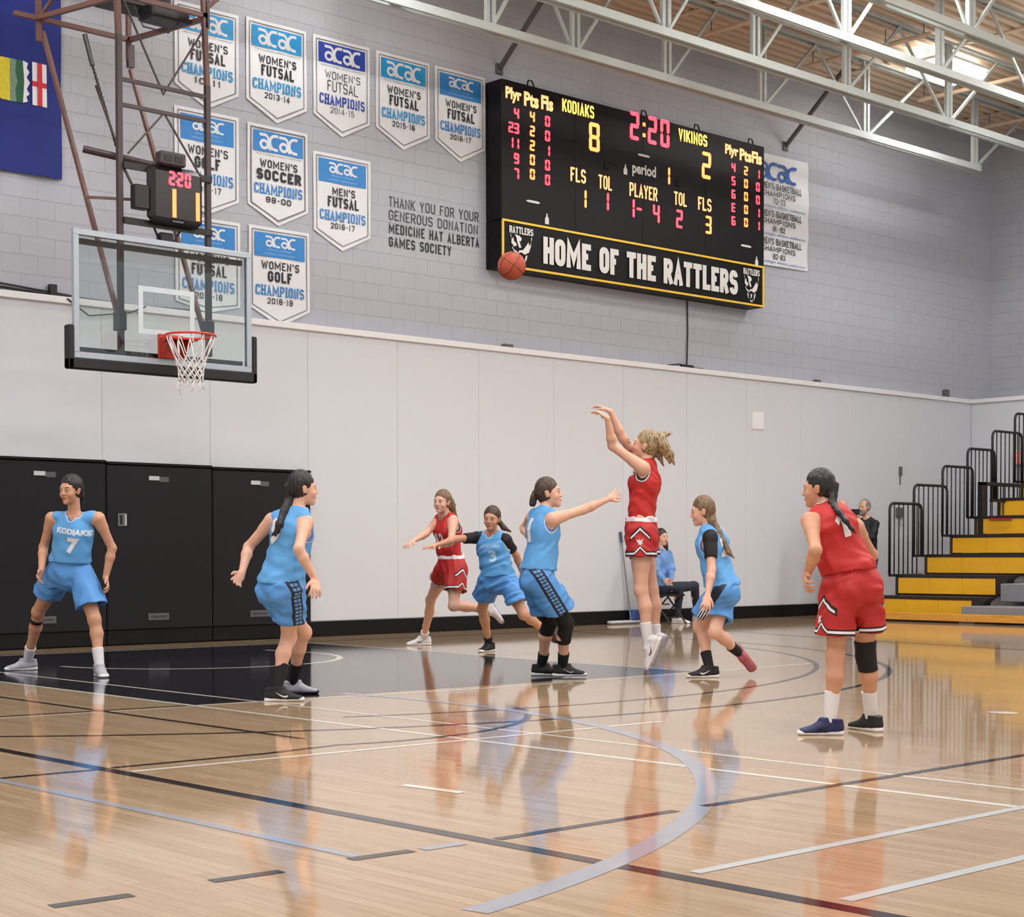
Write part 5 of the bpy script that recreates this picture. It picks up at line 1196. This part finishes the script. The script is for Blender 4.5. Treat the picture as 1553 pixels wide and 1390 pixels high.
        if g('emb'):
            sd = g('emb'); hm, n_, td, sg = ht_[sd]; O = hm-td*.115*s+pl*sg*.13*s; fr_ = nrm(np.cross(td, pl)); fr_ = fr_ if fr_@pf > 0 else -fr_
            U = fr_ if sg < 0 else -fr_; U = nrm(U)
            # reader stands outside the leg
            if np.cross(U, -td)@(pl*sg) < 0: U = -U
            decal('shorts_emblem', EMBL[0], EMBL[1], sh, O, U, -td, .06*s, .06*s, NUMW, sh, org=org)
    if 'trousers' in spec:
        q = [Pr(pel-pu*.03*s, pel+pu*.10*s, (.158*s, .145*s), (.118*s, .108*s), pl, k=.03)]
        for sg in (-1, 1): q.append(Pr(pel+pl*sg*.07*s-pf*.045*s-pu*.03*s, pel+pl*sg*.07*s-pf*.05*s-pu*.04*s, .097*s, k=.03))
        for sd in 'LR':
            q.append(Pr(hip[sd], kne[sd], (.098*s, .069*s), k=.03)); q.append(Pr(kne[sd], kne[sd]+(ank[sd]-kne[sd])*.93, (.068*s, .052*s), k=.03))
        V, Q = sdf_mesh(q, h, lambda G: wr(G, .003)); qmesh('trousers', V, Q, spec['trousers'], root, None, org)
    # socks, sleeves, shoes
    for sd in 'LR':
        a = spec['leg'+sd]; kq, aq, fd, fu = kne[sd], ank[sd], fdir[sd], fup[sd]; sv = np.cross(fu, fd)
        up = nrm(kq-aq)
        if a.get('sock'):
            m_, hh = a['sock']; q = [Pr(aq-fu*.002*s, aq+up*hh*s, (.040*s, .050*s), k=.01, clip=[(aq+up*hh*s, up)]), Pr(aq-fu*.035*s-fd*.015*s, aq-fu*.04*s+fd*.05*s, .029*s, k=.015)]
            V, Q = sdf_mesh(q, h*.8); qmesh('sock', V, Q, m_, root, None, org)
        if a.get('sleeve'):
            t0_, t1_ = a['sleeve']       # fractions: thigh from hip, shin from knee
            q = [Pr(hip[sd]+(kq-hip[sd])*t0_, kq, (.071*s, .062*s), k=.02, clip=[(hip[sd]+(kq-hip[sd])*t0_, -nrm(kq-hip[sd]))]), Pr(kq, kq+(aq-kq)*t1_+(-pf)*.012*s, (.062*s, .063*s), k=.02, clip=[(kq+(aq-kq)*t1_, nrm(aq-kq))])]
            V, Q = sdf_mesh(q, h*.8); qmesh(a.get('slname', 'knee_sleeve'), V, Q, KNEE, root, None, org)
        if a.get('band'):
            c = kq+(aq-kq)*a['band']; MB_ = Pr(c-up*.014*s, c+up*.014*s, .0585*s, k=.01, cap=.01); MB_.clip = [(c+up*.016*s, up), (c-up*.016*s, -up)]
            V, Q = sdf_mesh([MB_], h*.7); qmesh('knee_strap', V, Q, KNEE, root, None, org)
        um, som = a['shoe']; sl = a.get('sl', 1.0)*s; G0 = aq-fu*.085*s
        def T(x, y, z): return G0+fd*x*sl+sv*y*s+fu*z*s
        q = [Pr(T(-.045, 0, .045), T(.055, 0, .05), (.036*s, .038*s), (.036*s, .034*s), sv, k=.03), Pr(T(.05, 0, .048), T(.165, 0, .028), (.04*s, .04*s), (.034*s, .018*s), sv, k=.03),
             Pr(T(-.035, 0, .06), T(-.03, 0, .11), (.044*s, .050*s), (.046*s, .052*s), sv, k=.02, clip=[(T(0, 0, .105), nrm(fu-fd*.1))]),
             Pr(T(.02, 0, .065), T(.035, 0, .095), (.034*s, .036*s), k=.02, clip=[(T(0, 0, .108), fu)]), Pr(T(-.05, 0, .04), T(.165, 0, .02), (.04*s, .043*s), (.03*s, .02*s), sv, k=.01)]
        for p in q:
            p.clip = (p.clip or [])+[(T(0, 0, .012), -fu)]
        V, Q = sdf_mesh(q, h*.75); sh_ = qmesh('shoe', V, Q, um, root, None, org)
        q = [Pr(T(-.055, 0, .014), T(.06, 0, .014), (.041*s, .036*s), (.026*s, .022*s), sv, k=.01), Pr(T(.06, 0, .014), T(.175, 0, .016), (.036*s, .046*s), (.022*s, .02*s), sv, k=.01)]
        for p in q: p.clip = [(T(0, 0, .0), -fu), (T(0, 0, .036), nrm(fu-fd*.02))]
        V, Q = sdf_mesh(q, h*.7); qmesh('sole', V, Q, som, sh_, None, org)
        for sgn in (-1, 1):
            if a.get('swoosh'):
                O = T(.045, sgn*.06, .05); U = -fd; 
                if np.cross(U, fu)@(sv*sgn) < 0: V2 = [(1-x, y) for x, y in SWOOSH[0]]; U = fd
                else: V2 = SWOOSH[0]
                V2 = SWOOSH[0] if np.allclose(U, -fd) else [(1-x, y) for x, y in SWOOSH[0]]
                decal('side_mark', V2, SWOOSH[1], sh_, O, U, fu, .095*s, .042*s, a['swoosh'], sh_, sub=3, org=org)
        if a.get('lace'):
            lc = MB()
            for i in range(4):
                x = .04+.024*i; z = .098-.014*i; P_ = [T(x, yy, z-abs(yy)*.25+.002) for yy in (-.024, -.01, 0, .01, .024)]; lc.tube([p for p in P_], .0028*s, 5)
            lo_ = lc.build('laces', a['lace'], root)
    # hair
    hm_ = spec['hair']; q = [Pr(H(0, -.012, .036), H(0, -.016, .036), .0835*S, .102*S, hl, k=.02, cap=.090*S)]
    style = g('hstyle', 'tied')
    if style != 'short': q.append(Pr(H(0, -.05, .0), H(0, -.045, -.03), (.06*S, .045*S), (.042*S, .03*S), hl, k=.03))
    q.append(Pr(H(0, .145, -.03), H(0, .124, -.02), .079*S, .085*S, hl, k=.01, op='s', cap=.098*S))
    if style == 'short': q.append(Pr(H(0, .05, -.13), H(0, .05, -.10), .1*S, k=.01, op='s')); q.append(Pr(H(0, .08, .1), H(0, .06, .1), .07*S, .075*S, hl, k=.01, op='s', cap=.06*S)) if g('bald') else None
    for sg in (-1, 1): q.append(Pr(H(sg*.085, .02, -.02), H(sg*.085, .015, -.04), .022*S, k=.006, op='s'))
    if g('bald') == 2: q = [Pr(H(0, -.03, .0), H(0, -.035, -.02), .079*S, .075*S, hl, k=.02, cap=.05*S), Pr(H(0, .13, -.03), H(0, .1, -.02), .078*S, .1*S, hl, k=.01, op='s', cap=.12*S)]
    tails = g('tail', [])
    start = H(0, -.10, .02)
    for tl in tails:
        pts = [start if isinstance(p, str) else atdepth(p[0], p[1], depth_of(head)+p[3]) for p in tl]; rs = [.03 if isinstance(p, str) else p[2] for p in tl]
        for i in range(len(pts)-1): q.append(Pr(pts[i], pts[i+1], (rs[i]*S, rs[i+1]*S), (rs[i]*S*.8, rs[i+1]*S*.8), k=.012))
    V, Q = sdf_mesh(q, h*.85, lambda G: .0016*np.sin((G@nrm(hl+.3*hf))*330)+.0016*np.sin((G@nrm(hf-.4*hl))*260)); ho = qmesh('hair', V, Q, hm_, root, None, org)
    if g('tie'):
        p = np.array(atdepth(g('tie')[0], g('tie')[1], depth_of(head)+g('tie')[2])); V, Q = sdf_mesh([Pr(p, p+np.array([0, 0, .004]), .03*S, .028*S, hl, cap=.02*S)], h); qmesh('hair_tie', V, Q, g('tiem', SOCKB), ho, None, org)
    if g('beard'):
        V, Q = sdf_mesh([Pr(H(-.03, .06, -.07), H(.03, .06, -.07), .034*S, k=.02), Pr(H(0, .075, -.085), H(0, .08, -.095), .028*S, k=.02), Pr(H(-.02, .09, -.042), H(.02, .09, -.042), .009*S, k=.01), Pr(H(0, .1, -.058), H(0, .11, -.058), .024*S, .01*S, hl, k=.004, op='s')], h*.8); qmesh('beard', V, Q, hm_, root, None, org)
    if g('glasses'):
        mb = MB()
        for sg in (-1, 1):
            mb.tube([H(sg*.032, .093, .008)+(hl*.021*math.cos(a_)+hu*.015*math.sin(a_))*S for a_ in np.linspace(0, 2*PI, 16, endpoint=False)], .0025, 5, closed=True); mb.tube([H(sg*.053, .09, .01), H(sg*.077, .02, .01)], .002, 5)
        mb.tube([H(-.011, .097, .01), H(.011, .097, .01)], .0022, 5); mb.build('glasses', BLACK, root)
    return dict(root=root, wri=wri, tip=tip, head=head, H=H, pel=pel, kne=kne, sho=sho, neck=neck)
LETW = mat('white_jersey_lettering', rgb(214, 224, 236), .6)
REP = False
def P(**k): k['report'] = REP; return person(k)
BLUEPLAYER = dict(topm=JB, shortm=SB_M, hemt=.72)
# 1. blue player on the left, facing the viewer, number 7
P(id='blue7', label='player in blue number 7 jersey crouching in defence before the black wall pads', s=.96, depth=13.75, seed=3, skin=SKIN_A, hair=H_BLK, group='players in blue',
  pelvis=(107, 864), yaw=-8, neck=(114, 782, -.10), head=(108, 744, -.06), hyaw=-28, hpitch=-4, hem=.075, flare=.03,
  armL=dict(s=(149, 786), e=(170, 831, 1), w=(160, 876, -1), t=(167, 900, -1), pn=(-.8, 0, .2), th=-1, curl=30), armR=dict(s=(79, 786), e=(66, 829, 1), w=(63, 864, -1), t=(55, 886, -1), pn=(.8, 0, .2), th=1, curl=30),
  legR=dict(k=(58, 927, 0), a=(42, 1003), toe=(14, 1017), heel=(52, 1015), fd=-62, shoe=(SHG, SOLEW), sock=(SOCKW, .16), band=.18, lace=SOLEW), legL=dict(k=(143, 938, 0), a=(151, 1010), toe=(168, 1027), heel=(148, 1020), fd=25, shoe=(SHG, SOLEW), sock=(SOCKW, .16), lace=SOLEW),
  topm=JB, shortm=SB_P, hemt=dict(L=.74, R=.70), sflare=1.08, tail=[['s', (122, 752, .03, .10), (124, 764, .02, .13)]],
  prints=[('7', 'front', .055, .235, .10, .135, NUMW, .06, 'number'), ('KODIAKS', 'front', 0.04, .62, .28, .05, LETW, .055, 'lettering')])
# 2. blue player seen from behind, number 9
P(id='blue9', label='player in blue number 9 with long black ponytail, seen from behind by the pads', s=.93, depth=11.25, seed=5, skin=SKIN_B, hair=H_BLK, h=.007, group='players in blue',
  pelvis=(426, 888), yaw=138, cyaw=146, neck=(450, 773, .0), head=(459, 742, .02), hyaw=112, hem=.01, flare=.035,
  armL=dict(s=(413, 789), e=(377, 829, 1), w=(367, 868, -1), t=(352, 891, -1), pn=(.5, .2, .8), th=1, curl=28), armR=dict(s=(463, 792), e=(453, 832, -1), w=(477, 878, 1), t=(481, 905, -1), pn=(-.5, 0, -.8), th=-1, curl=28),
  legR=dict(k=(438, 966, 0), a=(419, 1044), toe=(458, 1064), heel=(400, 1062), fd=92, shoe=(SHB, SOLEW), sock=(SOCKB, .20), swoosh=NUMW, lace=SOCKB), legL=dict(k=(461, 958, 0), a=(443, 1034), toe=(478, 1053), heel=(430, 1050), fd=100, shoe=(SHG, SHB), sock=(SOCKB, .20), lace=SOCKB),
  topm=JB, shortm=SB_M, hemt=.60, seam=-.02, tail=[['s', (441, 756, .034, -.02), (432, 775, .032, -.08), (424, 795, .028, -.13), (417, 812, .008, -.14)], [(441, 756, .03, -.02), (430, 778, .026, -.06), (421, 804, .022, -.12), (412, 812, .006, -.13)]], tie=(444, 747, -.05),
  prints=[('9', 'back', .05, .50, .13, .20, NUMW, .05, 'number')])
# 3. red runner
P(id='redrun', label='player in red running to the left along the end line, hair flying', s=.95, depth=17.0, seed=7, skin=SKIN_B, hair=H_LBR, h=.0085, group='players in red',
  pelvis=(684, 858), yaw=-52, cyaw=-46, neck=(677, 781, -.05), head=(671, 762, -.06), hyaw=-32, tuck=True, belt=True,
  armL=dict(s=(687, 789), e=(684, 822, -1), w=(664, 828, -1), t=(652, 829, -1), pn=(0, -1, 0), curl=15), armR=dict(s=(664, 789), e=(646, 809, -1), w=(627, 820, -1), t=(613, 829, -1), pn=(0, -1, 0), curl=12),
  legR=dict(k=(653, 909, 0), a=(643, 966), toe=(612, 979), heel=(646, 979), fd=-75, shoe=(SHW, SOLEW), sock=(SOCKW, .12), swoosh=SHB), legL=dict(air=1, k=(688, 918, -1), a=(741, 924, 1), toe=(756, 951, 1), pitch=.0, shoe=(SHW, SHG), sock=(SOCKW, .10)),
  topm=JR, shortm=SR_M, hemt=.62, tail=[[(680, 757, .045, .03), (685, 768, .04, .06), (690, 782, .022, .10), (696, 792, .006, .12)], [(676, 752, .04, .02), (684, 760, .03, .06), (691, 766, .008, .1)]],
  prints=[(' VIKES'.strip(), 'front', .0, .62, .2, .04, NUMW, .02, 'lettering'), ('12', 'front', 0, .3, .13, .13, NUMW, .05, 'number')][1:])
# 4. blue defender running with arm out
P(id='bluerun', label='player in blue with black undershirt running with one arm stretched to the left', s=.92, depth=16.3, seed=9, skin=SKIN_A, hair=H_BRN, h=.0085, group='players in blue',
  pelvis=(755, 876), yaw=-12, neck=(744, 808, -.08), head=(746, 787, -.10), hyaw=-18, hpitch=-6, hem=.03, flare=.03, under='LR',
  armR=dict(s=(724, 815), e=(692, 817, -1), w=(660, 827, -1), t=(642, 830, -1), pn=(0, -1, 0), curl=10), armL=dict(s=(767, 819), e=(783, 842, 1), w=(791, 866, 1), t=(793, 880, 1), curl=25),
  legR=dict(k=(731, 923, 0), a=(742, 972), toe=(737, 989), heel=(748, 985), fd=-30, shoe=(SHB, SOLEW), sock=(SOCKB, .11), lace=SOLEW), legL=dict(air=1, k=(794, 931, -1), a=(828, 956, 1), toe=(840, 978, 1), pitch=0, shoe=(SHK, SHB), sock=(SOCKB, .08)),
  topm=JB, shortm=SB_P, hemt=.66, sflare=1.1, tail=[['s', (764, 800, .03, .12), (775, 806, .01, .14)]],
  prints=[('3', 'front', .01, .28, .08, .13, LETB, .05, 'number'), ('KODIAKS', 'front', 0, .62, .2, .035, LETB, .02, 'lettering')])
# 5. blue defender with black knee sleeves reaching to the shooter
P(id='def1', label='player in blue with a hair bun and black knee sleeves reaching towards the shooter', s=.96, depth=13.1, seed=11, skin=SKIN_B, hair=H_BRN, group='players in blue',
  pelvis=(816, 873), yaw=98, cyaw=112, neck=(826, 774, .0), head=(832, 749, .02), hyaw=84, hpitch=6, hem=.05, flare=.03,
  armR=dict(s=(838, 787), e=(884, 773, 1), w=(924, 756, 1), t=(941, 746, 1), pn=(0, 0, 1), th=1, curl=8, hs=.9), armL=dict(s=(808, 784), e=(795, 800, 1), w=(800, 812, -1), t=(806, 816, -1), curl=20),
  legR=dict(k=(859, 945, 0), a=(853, 1008), toe=(892, 1018), heel=(846, 1028), fd=92, lift=.01, shoe=(SHB, SOLEW), sock=(SOCKB, .14), sleeve=(.45, .42), swoosh=SHG, lace=SOCKB), legL=dict(k=(834, 943, 0), a=(821, 1003), toe=(846, 1025), heel=(808, 1024), fd=88, shoe=(SHB, SOLEW), sock=(SOCKB, .13), sleeve=(.45, .25), lace=SOCKB),
  topm=JB, shortm=SB_M, hemt=.78, sflare=1.1, tail=[['s', (818, 748, .016, -.0), (811, 751, .02, 0)], [(809, 754, .03, 0), (808, 763, .03, .01)]], tie=(815, 749, -.01),
  prints=[('1', 'back', -.02, .5, .05, .20, NUMW, .08, 'number')])
# 6. jump shooter in red
P(id='shooter', label='player in red in mid-air just after a jump shot, both arms raised', s=1.0, depth=13.6, seed=13, skin=SKIN_B, hair=H_BLD, group='players in red',
  pelvis=(972, 806), yaw=-96, cyaw=-104, neck=(982, 702, .0), head=(979, 677, .0), hyaw=-104, hpitch=12, tuck=True, belt=True,
  armL=dict(s=(975, 709), e=(929, 676, 1), w=(921, 634, -1), t=(900, 619, 1), pn=(-.3, -1, 0), th=-1, curl=22), armR=dict(s=(972, 700), e=(944, 664, -1), w=(926, 624, -1), t=(905, 613, 1), pn=(-.3, -1, 0), th=1, curl=18),
  legL=dict(air=1, k=(972, 894, -1), a=(983, 975, 1), toe=(967, 1012, 1), pitch=.0, shoe=(SHW, SOLEW), sock=(SOCKW, .17), swoosh=SHR), legR=dict(air=1, k=(988, 893, 1), a=(995, 972, 1), toe=(984, 1004, 1), pitch=.0, shoe=(SHW, SHG), sock=(SOCKW, .14)),
  topm=JR, shortm=SR_M, hemt=.44, emb='L', seam=.0, tail=[[(988, 666, .05, 0), (1000, 664, .055, -.02), (1008, 680, .045, -.03), (1016, 702, .01, -.02)], [(992, 668, .04, .03), (1006, 660, .03, .04), (1019, 657, .006, .05)], [(996, 662, .035, -.04), (1007, 674, .04, -.05), (1018, 688, .025, -.04), (1022, 704, .008, -.02)], [(988, 672, .04, .03), (1000, 690, .03, .03), (1006, 706, .008, .04)], [(986, 676, .03, 0), (988, 692, .03, .02), (990, 702, .012, .02)]],
  prints=[('S', 'front', .1, .72, .05, .05, NUMW, .05, 'lettering')])
# 7. blue player with the braid
P(id='blue2x', label='player in blue with a long braid and black undershirt running behind the shooter', s=.92, depth=13.35, seed=15, skin=SKIN_B, hair=H_LBR, group='players in blue',
  pelvis=(1095, 892), yaw=-100, cyaw=-125, neck=(1075, 800, -.0), head=(1066, 776, .0), hyaw=-96, hpitch=-8, hem=.02, flare=.04, under='L',
  armL=dict(s=(1077, 817), e=(1079, 864, -1), w=(1073, 903, -1), t=(1069, 927, -1), pn=(0, 0, -1), th=1, curl=22), armR=dict(e=(1086, 858, 1), w=(1088, 888, 1), t=(1088, 902, 1)),
  legL=dict(k=(1061, 950, 0), a=(1076, 1008), toe=(1046, 1028), heel=(1088, 1022), fd=-86, shoe=(SHB, SOLEW), sock=(SOCKB, .15), swoosh=NUMW, lace=SOCKB), legR=dict(air=1, k=(1084, 958, -1), a=(1121, 990, 1), toe=(1142, 1018, 1), pitch=.0, shoe=(SHP, SHP), sock=(SOCKB, .14)),
  topm=JB, shortm=SB_3, hemt=.70, sflare=1.05, seam=.03, tail=[[(1076, 778, .05, -.02), (1080, 790, .04, -.04), (1090, 806, .028, -.07), (1098, 822, .026, -.09), (1106, 838, .022, -.1), (1113, 846, .006, -.1)]],
  prints=[('2', 'back', .03, .45, .10, .17, NUMW, .07, 'number')])
# 8. red player standing closest, seen from behind
P(id='red7', label='player in red number 1 with black ponytail and knee sleeve, standing closest on the right', s=.885, hs=1.0, depth=9.15, seed=17, skin=SKIN_A, hair=H_BLK, h=.0062, group='players in red',
  pelvis=(1291, 884), yaw=-158, cyaw=-150, neck=(1252, 770, .02), head=(1242, 742, .03), hyaw=-112, hpitch=-4, hem=.075, flare=.02,
  armL=dict(s=(1229, 790), e=(1237, 834, -1), w=(1223, 874, 1), t=(1222, 897, -1), pn=(.9, 0, .2), th=1, curl=40), armR=dict(s=(1297, 800), sd=.0, e=(1322, 841, 1), w=(1308, 866, 1), t=(1298, 872, 1), curl=20),
  legL=dict(k=(1267, 994, 0), a=(1259, 1085), toe=(1208, 1113), heel=(1272, 1115), fd=-88, shoe=(SHN, SOLEW), sock=(SOCKW, .19), swoosh=SHB, lace=SHN), legR=dict(k=(1313, 995, 0), a=(1322, 1080), toe=(1308, 1106), heel=(1326, 1108), fd=-150, shoe=(SHB, SOLEW), sock=(SOCKW, .18), sleeve=(.78, .22)),
  topm=JR, shortm=SR_M, hemt=.70, emb='L', seam=-.02, sflare=1.0, tail=[['s', (1262, 763, .028, -.07), (1272, 776, .021, -.15), (1283, 790, .018, -.18), (1292, 802, .012, -.18), (1298, 809, .004, -.17)]],
  prints=[(([(0, .70), (.5, 1), (1, 1), (1, 0), (.45, 0), (.45, .68), (.12, .5)], [(1, 2, 3, 4, 5), (0, 1, 5, 6)]), 'back', .025, .58, .085, .165, NUMW, .045, 'number')])
# 9. seated woman by the wall
SWB = mat('tie_dye_blue_shirt', rgb(104, 146, 204), .7, 0, .45, 14); JEAN = mat('dark_navy_trousers', rgb(36, 44, 62), .75, 0, .1, 10)
sp = P(id='seat', label='seated woman in blue patterned top and dark trousers on a folding chair by the wall', s=.95, depth=23.55, seed=19, skin=SKIN_B, hair=H_DK2, h=.0105, hemt=.9,
  pelvis=(1000, 890), yaw=52, neck=(1005, 834), head=(1003, 815), hyaw=40, top='shirt', topm=SWB, hem=.02, flare=.02,
  armL=dict(e=(1018, 862, -1), w=(1017, 880, -1), t=(1021, 883, -1)), armR=dict(e=(996, 864, -1), w=(1008, 880, -1), t=(1014, 884, -1)),
  legL=dict(k=(1053, 888, 0), a=(1058, 932), toe=(1068, 943), heel=(1052, 943), fd=60, shoe=(SHW, SOLEW)), legR=dict(k=(1031, 890, 0), a=(1027, 936), toe=(1044, 946), heel=(1020, 946), fd=65, shoe=(SHW, SOLEW)),
  trousers=JEAN, tail=[[(1006, 812, .05, .0), (1009, 828, .045, 0), (1010, 842, .035, 0), (1009, 848, .012, 0)]])
# folding chair below her
ch = empty('folding_chair', (sp['pel'][0], sp['pel'][1], 0)); tag(ch, 'black folding chair under the seated woman', 'chair')
f_ = yawdir(52); l_ = np.cross(UP, f_); c0 = np.array([sp['pel'][0], sp['pel'][1], 0.])+f_*.1
def cp(a, b, z): return c0+f_*a+l_*b+UP*z
cz = float(sp['pel'][2])-.125
BKM = mat('black_chair_metal', rgb(14, 14, 15), .4)
MB().prism([cp(-.2, -.2, cz), cp(.2, -.2, cz), cp(.2, .2, cz), cp(-.2, .2, cz)], (0, 0, .03)).build('seat', BKM, ch)
MB().prism([cp(-.22, -.19, cz+.32), cp(-.22, .19, cz+.32), cp(-.24, .19, cz+.5), cp(-.24, -.19, cz+.5)], -f_*.02).build('backrest', BKM, ch)
for b_ in (-.2, .2):
    MB().tube([cp(-.24, b_, cz+.5), cp(-.18, b_, cz+.1), cp(.22, b_, .01)], .013, 8).build('leg', BKM, ch); MB().tube([cp(.17, b_*.92, cz), cp(-.22, b_*.92, .01)], .013, 8).build('leg', BKM, ch)
for z_, a_ in ((.12, -.16), (.28, -.06)): MB().tube([cp(a_, -.19, z_), cp(a_, .19, z_)], .01, 6).build('crossbar', BKM, ch)
MB().tube([cp(.15, -.2, .1), cp(.15, .2, .1)], .01, 6).build('crossbar', BKM, ch)
# 10. man taking a picture
JK = mat('black_jacket_cloth', rgb(18, 21, 28), .7, 0, .08)
pm = P(id='man', label='grey bearded man in black jacket holding up a phone beside the bleacher', s=1.0, depth=26.3, seed=21, skin=SKIN_M, hair=H_GRY, h=.0105, male=True, beard=True, bald=1, hstyle='short', hemt=.9,
  pelvis=(1314, 846), yaw=-40, neck=(1315, 787), head=(1311, 770), hyaw=-48, top='jacket', topm=JK, hem=-.02, flare=.03,
  armL=dict(s=(1327, 795), e=(1322, 815, -1), w=(1304, 786, -1), t=(1298, 779, -1), curl=40), armR=dict(s=(1304, 794), e=(1296, 806, -1), w=(1295, 785, -1), t=(1297, 778, -1), curl=40),
  legL=dict(k=(1321, 886, 0), a=(1322, 927), toe=(1316, 935.6), heel=(1324, 935), fd=-40, shoe=(SHB, SHB)), legR=dict(k=(1306, 886, 0), a=(1306, 927), toe=(1300, 935.6), heel=(1308, 935), fd=-40, shoe=(SHB, SHB)), trousers=JEAN)
ph = atdepth(1297, 776, depth_of(pm['tip']['L'])-.02); fh = yawdir(-48); lh = np.cross(UP, fh)
t = empty('phone', ph); tag(t, 'black phone held up in front of the bearded man', 'phone')
MB().prism([ph-lh*.085-UP*.045, ph+lh*.085-UP*.045, ph+lh*.085+UP*.045, ph-lh*.085+UP*.045], fh*.012).build('phone_case', BLACK, t)
MB().box(ph[0]-.01, ph[0]+.01, ph[1]-.015, ph[1]+.0, ph[2]+.01, ph[2]+.03).build('lens', DKS, t)
# 11. bald man behind the red player
P(id='bald', label='bald man with glasses mostly hidden behind the closest red player', s=1.0, depth=25.6, seed=23, skin=SKIN_M, hair=H_GRY, h=.0105, male=True, glasses=True, bald=2, hstyle='short', hemt=.9,
  pelvis=(1276, 846), yaw=10, neck=(1277, 786), head=(1277, 770), hyaw=-10, top='shirt', topm=mat('grey_shirt', rgb(110, 112, 120), .7), hem=-.02,
  armL=dict(e=(1292, 816, 1), w=(1291, 838, -1), t=(1290, 852, -1)), armR=dict(e=(1258, 816, 1), w=(1260, 838, -1), t=(1261, 852, -1)),
  legL=dict(k=(1286, 890, 0), a=(1286, 930), toe=(1288, 941), heel=(1285, 938), fd=10, shoe=(SHB, SHB)), legR=dict(k=(1267, 890, 0), a=(1267, 930), toe=(1266, 941), heel=(1268, 938), fd=0, shoe=(SHB, SHB)), trousers=JEAN)
# dust mop leaning by the chair
a0 = atdepth(940, 806, 23.9); b0_ = onfloor(958, 943, .05); t = empty('dust_mop', b0_); tag(t, 'grey handled dust mop leaning on the wall behind the shooter', 'mop')
b0_ = atdepth(957, 940, 23.7); b0_[2] = .05; a0 = ony(941, 806, YW-.02)
MB().tube([a0, a0+(b0_-a0)*.12], .02, 8).build('grip', mat('mop_grip', rgb(70, 80, 92), .5), t); MB().tube([a0+(b0_-a0)*.12, b0_], .012, 8).build('handle', mat('mop_handle', rgb(140, 144, 150), .4, .4), t)
MB().box(b0_[0]-.45, b0_[0]+.35, b0_[1]-.06, b0_[1]+.06, .005, .05, b=.02).build('mop_head', mat('mop_fibre', rgb(196, 196, 204), .9, 0, .1, 40), t)
MB().box(b0_[0]+.0, b0_[0]+.22, b0_[1]-.05, b0_[1]+.05, .05, .2, b=.02).build('mop_socket', mat('mop_blue', rgb(58, 84, 150), .6), t)
